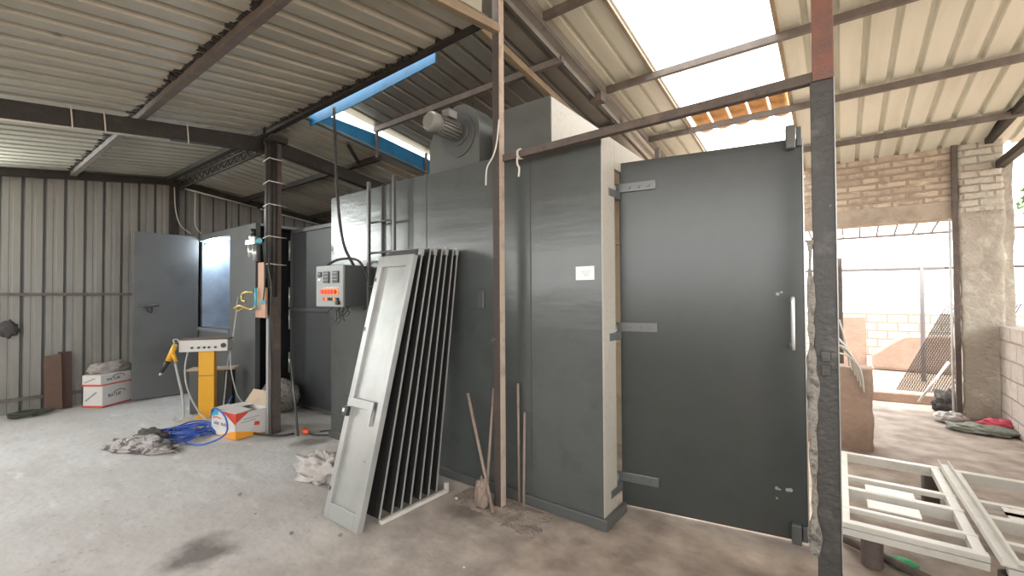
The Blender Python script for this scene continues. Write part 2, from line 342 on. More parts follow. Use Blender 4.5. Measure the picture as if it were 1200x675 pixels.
# purlins of the low front and back slopes
for y, x0, x1 in ((1.21, -8.6, -1.98), (0.0, -8.6, -1.98), (-1.2, -8.6, -1.98)):
    bm((x0, y, zfront(y)-.045), (x1, y, zfront(y)-.045), .06, .07, DARKST if y == 0 else PURL)
for y in (3.4, 4.6): bm((-8.6, y, zback(y)-.045), (-4.6, y, zback(y)-.045), .05, .07, DARKST)
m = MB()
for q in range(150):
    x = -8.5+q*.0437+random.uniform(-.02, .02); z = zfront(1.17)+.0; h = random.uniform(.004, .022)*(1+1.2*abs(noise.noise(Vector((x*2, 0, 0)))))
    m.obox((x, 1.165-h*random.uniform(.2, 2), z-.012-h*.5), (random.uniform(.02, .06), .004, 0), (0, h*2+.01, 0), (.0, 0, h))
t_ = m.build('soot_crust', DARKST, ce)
# ridge: lattice of two tubes and a zigzag at the left, plain dark beam from the pillar on
m = MB(); m.tube([(-8.55, 2.42, 3.36), (-5.25, 2.42, 3.36)], .018, 8); m.tube([(-8.55, 2.42, 3.24), (-5.25, 2.42, 3.24)], .018, 8)
for q in range(16):
    xa = -8.5+q*.2; m.tube([(xa, 2.42, 3.25), (xa+.1, 2.42, 3.35), (xa+.2, 2.42, 3.25)], .009, 6)
trim(m, DARKST)
bm((-8.6, 2.3, 3.38), (-5.2, 2.3, 3.38), .07, .06, DARKST)
m = MB().beam((-5.3, 2.32, 3.405), (-1.99, 2.32, 3.455), .06, .12)
for q in range(48):
    x = -5.2+q*.055; m.obox((x, 2.26+random.uniform(-.02, .02), 3.385), (random.uniform(.02, .05), .01, 0), (0, .05, 0), (0, 0, random.uniform(.0, .03)))
trim(m, DARKST)
# main rafters (dark) at the pillar, following both slopes
XR = -5.27
bm((XR, -2.5, zfront(-2.5)-.17), (XR, 2.37, 3.25), .09, .15, DARKST)
bm((XR, 2.37, 3.25), (XR, 5.7, zback(5.7)-.17), .09, .15, DARKST)
# wall-top rafters
bm((XW+.08, -2.5, zfront(-2.5)-.07), (XW+.08, 2.35, 3.35), .07, .1, DARKST)
bm((XW+.08, 2.35, 3.35), (XW+.08, 5.7, zback(5.7)-.07), .07, .1, DARKST)
# corner post of the left wall
bm((XW+.06, 2.38, 0), (XW+.06, 2.38, 3.3), .1, .1, DARKST)
# blue fascia between low and raised roofs
m = MB().prism([(-4.574, 2.42, 3.41), (-4.574, 6.0, zback(6.0)), (-4.574, 6.0, rz(6.0, ZL)-.1), (-4.574, 4.15, 3.41), (-4.574, 3.3, 3.51), (-4.574, 2.42, 3.535)], (-.012, 0, 0))
trim(m, BLUE)
m = MB().prism([(-4.574, 2.47, 3.345), (-3.7, 2.47, 3.355), (-2.62, 2.47, 3.405), (-2.62, 2.47, 3.53), (-4.574, 2.47, 3.53)], (0, .012, 0))
trim(m, BLUE)
for y, z0, z1 in ((3.3, 3.2, 3.58), (4.1, 3.1, 3.46)): bm((-4.53, y, z0), (-4.53, y, z1), .03, .03, PURL)
bm((-4.53, 2.9, 3.27), (-4.9, 3.3, 3.2), .035, .035, DARKST)
# purlins of the raised roof
bm((-4.57, 3.3, rz(3.3, ZL)-.04), (-1.9, 3.3, rz(3.3, ZL)-.04), .045, .06, PURL)
bm((-4.57, 4.6, rz(4.6, ZL)-.04), (-1.9, 4.6, rz(4.6, ZL)-.04), .045, .06, PURL)
for y in (3.03, 4.24, 5.5, 6.65): bm((-1.98, y, rz(y, ZR)-.05), (4.1, y, rz(y, ZR)-.05), .045, .065, PURL)
# tan rafters near the bolted post, and the edge angle of the skylight
bm((-1.93, -1.0, 2.84), (-1.93, 2.42, 3.4), .05, .06, TAN)
bm((-2.2, 2.42, rz(2.42, ZL)-.12), (-2.2, 6.4, rz(6.4, ZL)-.12), .05, .06, TAN)
bm((-1.93, 2.6, rz(2.6, ZR)-.15), (-1.93, 7.2, rz(7.2, ZR)-.15), .05, .09, PURL)
for x in (-1.44, -.385): bm((x, 1.9, rz(1.9, ZR)-.012), (x, 7.5, rz(7.5, ZR)-.012), .03, .03, TAN)
trim(MB().prism([(-1.92, 2.4, rz(2.4, ZR)+.03), (-1.92, 7.4, rz(7.4, ZR)+.03), (-1.92, 7.4, rz(7.4, ZL)-.05), (-1.92, 2.4, rz(2.4, ZL)-.05)], (-.006, 0, 0)), ROOFG)
m = MB(); m.box((-1.98, 3.95, 3.42), (-1.85, 4.06, 3.5)); trim(m, RUST)

# ----- right rear masonry
YB = 7.45
strt('wall_rear', MB().box((-.9, YB, 2.62), (1.13, YB+.22, 3.3)), BRICKM)
strt('lintel', MB().box((-.9, YB-.01, 2.4), (1.13, YB+.24, 2.62)), PLAS, bevel=.01)
def rough_slab(x0, x1, y0, y1, z0, z1, amp, seed, nx=10, nz=40):
    m = MB(); rows = []
    ring = [(x0+(x1-x0)*i/nx, y0) for i in range(nx)]+[(x1, y0+(y1-y0)*i/nx) for i in range(nx)]+[(x1-(x1-x0)*i/nx, y1) for i in range(nx)]+[(x0, y1-(y1-y0)*i/nx) for i in range(nx)]
    cx, cy = (x0+x1)/2, (y0+y1)/2
    for j in range(nz+1):
        z = z0+(z1-z0)*j/nz; row = []
        for x, y in ring:
            d = Vector((x-cx, y-cy, 0)).normalized(); k = amp*(noise.noise(Vector((x*4+seed, y*4, z*4)))+.6*noise.noise(Vector((x*12, y*12+seed, z*12))))
            row.append((x+d.x*k, y+d.y*k, z))
        rows.append(m.pts(row))
    L = len(ring)
    for a, b in zip(rows, rows[1:]):
        for k in range(L): m.face([a+k, a+(k+1) % L, b+(k+1) % L, b+k], True)
    m.face([rows[0]+k for k in range(L)][::-1]); m.face([rows[-1]+k for k in range(L)]); return m
strt('wall_pier', rough_slab(1.15, 1.52, YB-.05, YB+.35, 2.45, 3.38, .022, 3), PIERM)
PIERP = mat('pier_worn_plaster', (.4, .365, .31), .95, 0, [(2.2, (.36, .32, .27), .45, .6), (6, (.5, .475, .41), .52, .68), (16, (.2, .17, .14), .62, .75), (1.3, (.27, .23, .19), .55, .68)], 1.0, 22)
strt('wall_pier', rough_slab(1.15, 1.52, YB-.05, YB+.35, -.02, 2.46, .03, 3), PIERP)
strt('wall_pier_edge', rough_slab(1.5, 1.6, YB-.02, YB+.1, 1.05, 3.1, .018, 8), PIERP)
bm((1.12, YB-.04, 0), (1.12, YB-.04, 3.3), .05, .05, RUST)
m = MB().tube([(1.07, YB-.05, 0), (1.07, YB-.05, 2.4)], .012, 8); trim(m, POLE)
strt('wall_right', rough_slab(1.45, 1.65, .2, YB-.1, -.02, 1.12, .008, 5, nx=14, nz=10), BLOCKM)
bm((1.5, 2.0, 2.98), (1.5, YB+.3, 2.98), .08, .08, DARKST)
bm((1.4, 7.35, 3.27), (1.55, 5.6, 3.5), .07, .1, DARKST)
strt('wall_stub', rough_slab(-.35, .235, 5.4, 5.65, -.02, .78, .018, 9), MUD)
strt('curb', MB().beam((.2, 8.1, .06), (1.5, 8.3, .06), .25, .14), MUD, bevel=.02)
# yard beyond the doorway
yw = strt('wall_yard', MB().box((-1.5, 14, 0), (6, 14.2, 1.02)), BLOCKX)
m = MB().prism([(.5, 11.4, 0), (.5, 11.4, .28), (.75, 11.4, .5), (1.0, 11.4, .68), (2.1, 11.4, .7), (2.1, 11.4, 0)], (0, .25, 0)); strt('wall_low', m, MUD, bevel=.04)
strt('wall_yard_pier', MB().box((-.4, 11.6, 0), (.42, 11.85, 1.02)), MUD, bevel=.02)
# porch roof frame beyond doorway
m = MB(); m.tube([(-1.5, 10.2, 2.52), (3.2, 10.2, 2.52)], .022, 8)
trim(m, PURL)
for q in range(9):
    x = -.42+q*.24; trim(MB().beam((x, 10.2, 2.55), (x-.05, 7.9, 2.78), .022, .03), PURL)
trim(MB().tube([(-1.5, 10.2, 1.95), (1.4, 10.2, 1.92)], .03, 8), YPOLE)
trim(MB().tube([(1.4, 10.2, 1.92), (3.2, 10.2, 1.9)], .02, 8), RUST)
tag(MB().tube([(1.12, 10.2, 0), (1.12, 10.2, 2.5)], .035, 10).build('yard_post', YPOLE), 'slender pale post standing out in the yard beyond the doorway', 'post')
tag(MB().tube([(.0, 7.75, 0), (.0, 7.75, 2.0)], .03, 10).build('door_post', RUST), 'rusty upright pipe just inside the left of the rear doorway', 'post')
for k, (x, y, z, r) in enumerate(((2.5, 9.7, 2.85, .4), (3.7, 10.4, 2.2, .5))):
    m = MB()
    for q in range(240):
        d = Vector((random.gauss(0, 1), random.gauss(0, 1), random.gauss(0, 1))).normalized()*r*random.uniform(.5, 1)
        c = Vector((x, y, z))+d; a = Vector((random.uniform(-1, 1), random.uniform(-1, 1), random.uniform(-.6, .6)))*.08; b = a.cross(Vector((random.random(), random.random(), 1))).normalized()*.035
        n0 = m.pts([c-a, c+b, c+a, c-b]); m.face([n0, n0+1, n0+2, n0+3])
    t = thing('bush', ['bright green bush top seen over the right block wall', 'second green bush, farther out past the right block wall'][k], 'bush', (x, y, 0))
    m.build('foliage', GREEN, t); MB().tube([(x, y, 0), (x+.03, y, 1.0), (x, y, z)], [.04, .03, .015], 8).build('stem', STICK, t)

trim(MB().prism([(-1.97, 2.3, 3.36), (-1.97, 2.3, 3.99), (-1.97, 1.9, 4.0), (-1.97, -2.6, 3.44), (-1.97, -2.6, 2.76)], (-.006, 0, 0)), ROOF)
# clay tiles lying over the far part of the skylight
for q in range(5):
    x = -1.3+q*.2; m = MB(); y0, y1 = 5.25, 5.8
    rows = []
    for y in (y0, y0+.25, y1):
        rr = []
        for k in range(9):
            a = math.pi*k/8; rr.append((x+.085*math.cos(a)*-1, y, rz(y, ZR)+.035+.05*(1-math.sin(a))))
        rows.append(m.pts(rr))
    for a, b in zip(rows, rows[1:]):
        for k in range(8): m.face([a+k, a+k+1, b+k+1, b+k], True)
    tag(m.build('roof_tile', TILE, solid=.014), 'curved clay tile in the row at the far end of the skylight, %s' % ['leftmost of the row', 'second from the left', 'the middle one', 'second from the right', 'rightmost of the row'][q], 'roof tile', 'clay tiles across the skylight')

# ================================================================= POSTS
t = thing('steel_post', 'tall square post before the oven, right face painted as lit, rusty at the foot', 'post', (-1.965, 2.47, 0))
MB().box((-1.995, 2.44, 0), (-1.935, 2.5, 3.68)).build('shaft', mat('rusty_post_shaded', (.06, .047, .04), .7, .1, [(5, (.11, .07, .055), .55, .75), (30, (.035, .03, .027), .55, .75)], .25, 60), t, bevel=.004)  # rust, darkened further to hold the shade of the front face
MB().box((-1.9355, 2.443, 0), (-1.932, 2.497, 3.68)).build('post_lit_side', mat('post_lit_side_tone', (.42, .34, .27), .8, 0, [(9, (.25, .19, .15), .5, .75), (40, (.5, .44, .38), .6, .75)], .3, 60), t)  # paler skin on the right face, painted as if lit from that side
blob((-1.995, 2.47, 1.18), (.03, .04, .02), 4, .4).build('weld_lump', RUST, t)
t = thing('steel_post', 'thick post at the right of the open oven door, red above and blackened below', 'post', (-.075, 2.5, 0))
MB().box((-.1, 2.47, 0), (-.01, 2.53, 2.487)).build('lower_shaft', POSTD, t, bevel=.004)
MB().box((-.091, 2.47, 2.49), (-.008, 2.53, 3.86)).build('upper_shaft', REDOX, t, bevel=.004)
m = MB(); m.box((-.0105, 2.462, 0), (-.0065, 2.47, 2.487)); m.build('edge_flange', GALV, t)
for z in (1.19, 1.125): MB().box((-.075, 2.455, z), (-.04, 2.472, z+.05)).build('weld_tab', POSTD, t, bevel=.004)
m = rough_slab(-.121, -.098, 2.462, 2.485, .3, 1.75, .02, 14, nx=4, nz=150)
for q in range(0):
    z = random.uniform(.3, 1.75); s_ = random.uniform(.008, .022); x = -.133+random.uniform(-.008, .012)
    c = Vector((x, 2.468, z)); m.obox(c-Vector((s_/2, .008, s_/2)), (s_, random.uniform(-.004, .004), .004), (0, .016, 0), (random.uniform(-.006, .006), 0, s_*1.6))
m.build('cement_crust', CRUST, t)
t = thing('steel_bar', 'rusty horizontal bar joining the two front posts at head height', 'bar', (-1, 2.5, 2.5))
MB().beam((-1.94, 2.5, 2.49), (-.085, 2.5, 2.515), .045, .05).build('bar', RUST, t, bevel=.004)
m = MB(); P = []
for q in range(30): a = q*.9; P.append((-1.79+.006*math.sin(q), 2.5+.035*math.cos(a), 2.495+.035*math.sin(a)))
m.tube(P, .006, 6); m.tube(smooth_path([(-1.79, 2.46, 2.46), (-1.78, 2.45, 2.41), (-1.765, 2.45, 2.38), (-1.77, 2.45, 2.32)]), .007, 6)
tag(m.build('tie_rope', WIREW), 'scrap of pale rope knotted around the rusty bar near its left end', 'rope')
tag(MB().tube(smooth_path([(-1.925, 2.43, 2.75), (-1.94, 2.425, 2.6), (-1.97, 2.42, 2.5), (-2.03, 2.42, 2.42), (-2.05, 2.43, 2.3)]), .006, 6).build('pale_cord', WIREW), 'pale cord hanging on the square post beside the rusty bar', 'cord')
# pillar with conduits
t = thing('conduit_pillar', 'slim dark pillar under the ridge with conduits strapped to its upper half', 'pillar', (-5.02, 2.32, 0))
MB().box((-5.09, 2.27, 0), (-4.98, 2.37, 3.3)).build('shaft', RUST, t, bevel=.004)
MB().box((-5.095, 2.262, 0), (-5.045, 2.268, 1.3)).build('pale_flange', SCUFF, t)
for k, (x, y, z0) in enumerate(((-5.06, 2.25, 1.75), (-5.02, 2.245, 1.7), (-4.98, 2.255, 1.62), (-4.965, 2.29, 1.5))):
    MB().tube([(x, y, z0), (x, y, 3.22)], .024, 10).build('conduit', DARKST if k else STRAP, t)
for z in (1.85, 2.15, 2.5, 2.75, 3.0):
    m = MB(); m.tube([(-5.12, 2.235, z), (-4.94, 2.215, z+.01), (-4.915, 2.3, z), (-4.93, 2.4, z)], .006, 6); m.build('strap', WIREW, t)
MB().tube(smooth_path([(-4.93, 2.22, 1.9), (-4.9, 2.2, 1.8), (-4.88, 2.22, 1.6), (-4.9, 2.22, 1.2), (-4.92, 2.24, .7), (-4.88, 2.22, .3), (-4.9, 2.24, .02)]), .01, 6).build('cable', BLKC, t)
MB().box((-5.14, 2.24, 3.2), (-4.9, 2.4, 3.26)).build('head_plate', DARKST, t)
t = thing('mounting_plank', 'pinkish wooden plank fixed to the pillar carrying brass and turquoise air fittings', 'plank', (-5.08, 2.24, 1.27))
MB().box((-5.24, 2.21, 1.27), (-5.0, 2.235, 1.6)).build('lower_board', WOODP, t, bevel=.003)
MB().box((-5.19, 2.215, 1.6), (-5.05, 2.235, 1.88)).build('upper_board', WOODP, t, bevel=.003)
m = MB(); m.tube(smooth_path([(-5.5, 2.1, 1.37), (-5.4, 2.12, 1.4), (-5.25, 2.17, 1.36), (-5.15, 2.18, 1.4)]), .014, 8); m.tube(smooth_path([(-5.5, 2.12, 1.4), (-5.42, 2.1, 1.34), (-5.3, 2.1, 1.37)]), .01, 8)
m.tube(smooth_path([(-5.18, 2.17, 1.55), (-5.28, 2.13, 1.55), (-5.36, 2.12, 1.52), (-5.34, 2.12, 1.46), (-5.28, 2.13, 1.45)]), .014, 8); m.build('brass_valve', BRASS, t)
m = MB(); m.tube([(-5.16, 2.18, 1.36), (-5.16, 2.18, 1.6)], .014, 8); m.build('air_manifold', TURQ, t); m = MB(); m.tube([(-5.0, 2.18, 1.44), (-4.94, 2.16, 1.44)], .024, 10); m.build('hose_fitting', TURQ, t)
t = thing('air_regulator', 'silver air filter regulator with clear bowls beside the pillar top plank', 'air regulator', (-5.2, 2.2, 1.9))
m = MB(); m.tube([(-5.3, 2.19, 1.94), (-5.3, 2.19, 2.08)], [.03, .036], 12); m.tube([(-5.2, 2.19, 1.9), (-5.2, 2.19, 2.08)], [.03, .036], 12); m.build('bowl', STEEL, t)
m = MB(); m.box((-5.36, 2.15, 2.08), (-5.13, 2.23, 2.14)); m.tube([(-5.25, 2.19, 2.14), (-5.25, 2.19, 2.18)], .045, 12); m.build('body', STEEL, t, bevel=.004)
MB().tube([(-5.25, 2.19, 2.18), (-5.25, 2.19, 2.26)], .026, 12).build('knob', BLKP, t)
MB().tube([(-5.13, 2.19, 2.11), (-5.03, 2.16, 2.11)], .028, 12).build('push_fitting', TURQ, t)
MB().tube([(-5.36, 2.19, 2.11), (-5.43, 2.19, 2.11)], .022, 12).build('inlet', STEEL, t)
MB().tube(smooth_path([(-5.04, 2.2, 2.1), (-5.0, 2.2, 1.9), (-4.98, 2.2, 1.7), (-4.96, 2.17, 1.44)]), .008, 6).build('hose', GREENC, t)

# ================================================================= CURING OVEN
ov = thing('curing_oven', 'long dark grey walk-in metal oven with its near end door standing open', 'oven', (-2.8, 3.4, 0))
OX0, OX1, OY0, OY1, OH = -4.40, -1.23, 2.62, 4.25, 2.565
m = MB()
m.box((OX0, OY0, .02), (OX1, OY0+.1, OH)); m.box((OX0, OY1-.1, .02), (OX1, OY1, OH)); m.box((OX0, OY0+.1, .02), (OX0+.1, OY1-.1, OH))
m.box((OX0+.1, OY0+.1, OH-.1), (OX1, OY1-.1, OH)); m.build('body_shell', GREYO, ov, bevel=.006)
m = MB(); m.box((OX0+.1, OY0+.1, .02), (OX1-.01, OY0+.105, OH-.1)); m.box((OX0+.1, OY1-.105, .02), (OX1-.01, OY1-.1, OH-.1)); m.box((OX0+.1, OY0+.11, OH-.12), (OX1-.01, OY1-.11, OH-.1)); m.box((OX0+.1, OY0+.11, .02), (OX0+.11, OY1-.11, OH-.12))
for z in (.5, 1.0, 1.5, 2.0): m.box((OX0+.11, OY1-.2, z), (OX1-.05, OY1-.11, z+.03))
for x in (-2.2, -3.0, -3.8): m.box((x, OY1-.2, .05), (x+.04, OY1-.105, 2.4))
m.build('inner_lining', OVENIN, ov)
# end frame around the opening
END = mat('oven_end_frame', (.38, .36, .31), .45, 0, [(5, (.4, .33, .24), .6, .8), (30, (.25, .24, .22), .55, .8)], .08, 30)
m = MB(); m.box((OX1-.03, OY0+.001, .02), (OX1+.002, OY0+.2, OH-.001)); m.box((OX1-.03, OY1-.25, .02), (OX1+.002, OY1-.001, OH-.001)); m.box((OX1-.03, OY0+.2, OH-.2), (OX1+.002, OY1-.25, OH-.001))
m.build('end_frame', END, ov, bevel=.003)
m = MB(); m.box((OX0, OY0-.028, 0), (OX1+.005, OY0, .07)); m.box((OX1, OY0-.028, 0), (OX1+.03, OY0+.3, .07)); m.build('plinth', STRAP, ov, bevel=.004)
m = MB()
for x in (-3.02+.13, -1.79): m.box((x-.003, OY0-.0035, .07), (x+.003, OY0+.001, OH-.01))
m.build('panel_seam', SEAM, ov)
MB().box((-2.29, OY0-.02, 1.4), (-2.225, OY0, 1.54)).build('cover_plate', STRAP, ov, bevel=.004)
n_ = MB(); n_.use(PAPER).box((-1.42, OY0-.006, 1.6), (-1.285, OY0-.001, 1.69)); n_.use(GREYP)
for k in range(3): n_.box((-1.38+.01*k, OY0-.0075, 1.655-.012*k), (-1.31-.006*k, OY0-.006, 1.658-.012*k))
n_.build('notice', PAPER, ov)
# hung door with straps
ang = math.radians(9.6); HD = Vector((OX1-.01, 2.93, 0)); ux = Vector((math.cos(ang), math.sin(ang), 0)); uy = Vector((-math.sin(ang), math.cos(ang), 0)); uz = Vector((0, 0, 1))
def DL(x, y, z): return HD+ux*x+uy*y+uz*z
def dbox(m, a, b):
    return m.obox(DL(*a), ux*(b[0]-a[0]), uy*(b[1]-a[1]), uz*(b[2]-a[2]))
dr = dbox(MB(), (.0, 0, .04), (1.085, .07, 2.43)).build('door', GREY, ov, bevel=.004)
m = dbox(MB(), (.06, .07, .1), (1.0, .09, 2.37)); m.build('inner_skin', OVENIN, dr)
dbox(MB(), (1.085, -.004, .04), (1.092, .07, 2.43)).build('edge_trim', STEEL, dr)
for z in (2.25, 1.275, .235):
    m = dbox(MB(), (-.03, -.014, z-.032), (.25, -.001, z+.032))
    m.build('hinge_strap', HINGE, dr, bevel=.003)
    for x in (.07, .135, .2): MB().tube([DL(x, -.014, z), DL(x, -.026, z)], .013, 6).build('bolt', HINGE, dr)
    MB().tube([DL(-.035, -.008, z-.09), DL(-.035, -.008, z+.02)], .018, 12).build('hinge_pin', STEEL if z > 2 else HINGE, dr)
    p = DL(-.035, -.008, z-.075)
    MB().box((OX1+.004, OY0+.1, z-.085), (p.x, p.y, z-.03)).build('hinge_bracket', HINGE, ov, bevel=.003)
# handle: vertical pull bar
m = MB().tube(smooth_path([DL(1.02, 0, 1.46), DL(1.02, -.045, 1.465), DL(1.02, -.06, 1.455), DL(1.02, -.06, 1.2), DL(1.02, -.045, 1.185), DL(1.02, 0, 1.19)], 5), .011, 10); m.build('pull_handle', STEEL, dr)
dbox(MB(), (1.005, -.006, 1.17), (1.035, 0, 1.21)).build('handle_plate', STRAP, dr)
for z0, z1, mm in ((2.36, 2.5, HINGE), (.035, .15, STRAP)):
    m = dbox(MB(), (1.0, -.05, z0), (1.05, -.001, z1)); m.build('cam_latch', mm, dr, bevel=.006)
    m = dbox(MB(), (1.055, -.03, z0+.015), (1.08, -.001, z1-.01)); m.build('latch_keeper', STRAP, dr, bevel=.004)
for (x, z) in ((.93, .33), (.945, .325), (.985, .33), (1.0, .332), (.93, .27), (.95, 1.5), (.97, 1.51)):
    MB().tube([DL(x, -.0008, z), DL(x, -.0016, z)], random.uniform(.006, .012), 8).build('paint_scuff', SCUFF, dr)
# ladder on the oven face
t = thing('ladder', 'grey rung ladder fixed upright against the left of the oven front', 'ladder', (-3.4, 2.5, 0))
for x in (-3.62, -3.24): MB().box((x-.014, 2.53, .3), (x+.014, 2.56, 2.6)).build('stile', STRAP, t, bevel=.002)
for z in (.6, .93, 1.26, 1.59, 1.91, 2.2): MB().tube([(-3.61, 2.545, z), (-3.25, 2.545, z)], .011, 8).build('rung', STRAP, t)
MB().box((-3.5, OY0-.02, .1), (-3.49, OY0-.001, OH)).build('backing_rib', STRAP, ov)
# blower on the oven roof
t = thing('blower_fan', 'grey centrifugal blower with finned motor on top of the oven', 'blower', (-2.6, 2.8, OH))
cx, cz, rr = -2.6, 2.9, .235
P = [(cx-.36, 2.72, OH), (cx-.36, 2.72, 2.86), (cx-.3, 2.72, 2.95)]
P += [(cx+rr*math.cos(a), 2.72, cz+rr*math.sin(a)) for a in [math.radians(x) for x in range(150, -1, -10)]]
P += [(cx+rr, 2.72, OH)]
MB().prism(P[::-1], (0, .22, 0)).build('scroll_casing', GREYF, t, bevel=.004)
MB().tube([(cx, 2.705, 2.87), (cx, 2.72, 2.87)], .19, 28).build('mounting_plate', STRAP, t, bevel=.003)
m = MB(); mx_, mz_ = -2.585, 2.885
m.tube([(mx_, 2.36, mz_), (mx_, 2.38, mz_), (mx_, 2.44, mz_), (mx_, 2.45, mz_)], [.06, .08, .08, .076], 24); m.build('fan_cover', MOTOR, t)
MB().tube([(mx_, 2.45, mz_), (mx_, 2.7, mz_)], .066, 24).build('motor_body', MOTOR, t)
m = MB()
for q in range(18):
    a = 2*math.pi*q/18; d = Vector((math.cos(a), 0, math.sin(a))); s_ = Vector((-math.sin(a), 0, math.cos(a)))
    m.obox(Vector((mx_, 2.47, mz_))+d*.06-s_*.003, s_*.006, (0, .2, 0), d*.024)
m.build('cooling_fins', MOTOR, t)
MB().box((mx_+.01, 2.5, mz_+.06), (mx_+.09, 2.6, mz_+.125)).build('terminal_box', MOTOR, t, bevel=.006)
MB().tube([(mx_, 2.69, mz_), (mx_, 2.72, mz_)], .11, 24).build('motor_flange', STRAP, t)
t2 = thing('exhaust_duct', 'tall rectangular duct box with painted lit side on the oven roof behind the square post', 'duct', (-1.95, 3.1, OH))
MB().box((-2.19, 2.76, OH), (-1.7, 3.62, 2.985)).build('duct_body', GREYF, t2, bevel=.005)
MB().box((-1.6995, 2.77, OH), (-1.697, 3.61, 2.975)).build('duct_lit_side', END, t2)  # thin skin in a paler tone, painted as the lit side of the duct
tag(MB().box((-1.28, 3.8, OH), (-1.24, 3.84, 2.78)).build('roof_strut', RUST), 'short rusty strut rising from the oven roof by the open door top', 'strut')

# control box
t = thing('control_box', 'grey electrical control box with red and amber buttons hung on the oven front', 'control box', (-3.93, 2.45, 1.4))
BX0, BX1, BY, BZ0, BZ1 = -4.16, -3.70, 2.32, 1.405, 1.795
PANELG = mat('control_panel_grey', (.3, .31, .31), .5)
MB().box((BX0, BY+.02, BZ0), (BX1, OY0-.001, BZ1)).build('cabinet', STRAP, t, bevel=.006)
MB().box((BX0-.004, BY, BZ0-.004), (BX1+.004, BY+.02, BZ1+.004)).build('front_door', PANELG, t, bevel=.006)
for x, wd, h in ((-4.12, .06, .05), (-4.02, .1, .11), (-3.86, .1, .11)):
    g = MB().box((x, BY-.012, 1.72-h+.02), (x+wd, BY, 1.74)).build('meter', BLKP, t, bevel=.003)
    m = MB(); m.use(PANELG)
    for q in range(3 if h > .06 else 1): m.box((x+.01, BY-.014, 1.72-q*.032), (x+wd-.02, BY-.0115, 1.725-q*.032))
    m.build('meter_face', PANELG, g)
MB().box((-4.12, BY-.008, 1.655), (-4.07, BY-.001, 1.672)).build('name_plate', PAPER, t)
m = MB(); 
for q in range(6): m.box((-4.0+q*.044, BY-.01, 1.582), (-3.975+q*.044, BY-.001, 1.59))
m.build('indicator_label', PAPER, t)
for q in range(5): MB().tube([(-4.02+q*.052, BY, 1.545), (-4.02+q*.052, BY-.028, 1.545)], .02, 14).build('red_button', REDK, t)
m = MB()
m.box((-4.05, BY-.006, 1.518), (-3.77, BY-.001, 1.575)); m.build('amber_strip', ORK, t)
for q, mm in enumerate((REDK, ORK, BLKP, BLKP, ORK, BLKP)): MB().tube([(-4.0+q*.045, BY, 1.475), (-4.0+q*.045, BY-.02, 1.475)], .014, 12).build('push_button', mm, t)
MB().tube([(-3.76, BY, 1.44), (-3.76, BY-.03, 1.44)], .02, 12).build('rotary_switch', BLKP, t)
m = MB()
for q in range(6):
    a = random.uniform(-.12, .12); m.tube(smooth_path([(-4.05+q*.05, 2.45, BZ0), (-4.05+q*.05+a, 2.42, BZ0-random.uniform(.05, .12)), (-3.98+q*.03, 2.42, BZ0-random.uniform(.1, .17)), (-3.9+a, 2.43, BZ0-.04)]), .005, 6)
m.build('wire_bundle', BLKC, t)
m = MB(); m.tube(smooth_path([(-4.1, 2.4, BZ1+.02), (-3.98, 2.45, BZ1+.07), (-3.8, 2.5, BZ1+.07), (-3.66, 2.5, BZ1+.0), (-3.62, 2.55, 1.6), (-3.6, 2.57, 1.45), (-3.72, 2.55, BZ0-.03)]), .012, 8); m.build('back_cable', BLKC, t)
m = MB().tube(smooth_path([(-3.95, 2.38, 3.36), (-3.9, 2.36, 3.1), (-3.86, 2.35, 2.7), (-3.83, 2.36, 2.3), (-3.78, 2.38, 2.0), (-3.74, 2.44, 1.83), (-3.75, 2.48, 1.78)]), .014, 8)
tag(m.build('supply_cable', BLKC), 'thick black cable dropping from the roof beam to the control box', 'cable')
tag(MB().tube(smooth_path([(-2.95, 3.3, 3.45), (-2.93, 3.1, 3.0), (-2.9, 2.9, 2.57)]), .008, 6).build('motor_cable', BLKC), 'thin dark cable hanging beside the blower motor', 'cable')

# ================================================================= SPRAY BOOTH
A0, A1, AY, AH = -8.25, -6.17, 2.6, 2.48
bt = thing('spray_booth', 'grey spray booth at the left wall, lit inside, with its door open', 'spray booth', (-7.2, 3.3, 0))
OXR = -6.98; OZ0 = 1.03
m = MB(); m.box((OXR, AY, 0), (A1, AY+.06, AH)); m.box((A0, AY, 0), (OXR, AY+.06, OZ0)); m.box((A0, AY, AH-.09), (OXR, AY+.06, AH)); m.build('front_wall', GREYB, bt, bevel=.003)
m = MB(); m.box((A0, AY-.02, OZ0-.05), (OXR, AY+.2, OZ0)); m.build('sill', BOOTHST, bt)
m = MB(); m.box((A0, AY+.06, 0), (A0+.05, 4.3, AH)); m.box((A0, 4.3, 0), (A1, 4.35, AH)); m.box((A0, AY+.06, AH-.03), (A1, 4.3, AH)); m.box((A1-.35, AY+.06, 0), (A1-.3, 4.3, AH-.03)); m.build('lined_chamber', BOOTHIN, bt)
m = MB(); m.box((A1-.29, AY+.06, .0), (A1-.27, 4.3, AH-.03)); m.box((A1-.27, 4.28, 0), (A1, 4.299, AH-.03)); m.box((A1-.27, AY+.062, 0), (A1-.01, AY+.07, AH-.03)); m.box((A1-.27, AY+.07, AH-.05), (A1-.01, 4.28, AH-.032)); m.build('side_recess', BLACK, bt)  # black colour stands in for the darkness inside the side opening
MB().box((A1-.03, AY+.001, 0), (A1+.004, AY+.06, AH)).build('corner_angle', STRAP, bt)
dA = MB().box((A0+.05, 1.79, .02), (A0+.1, AY-.01, AH-.02)).build('door', GREYB, bt, bevel=.004)
m = MB(); m.tube([(A0+.13, 1.83, 1.38), (A0+.13, 2.08, 1.38)], .012, 8); m.build('slide_bolt', STRAP, dA)
MB().box((A0+.1, 1.9, 1.33), (A0+.12, 2.0, 1.4)).build('bolt_plate', STRAP, dA)
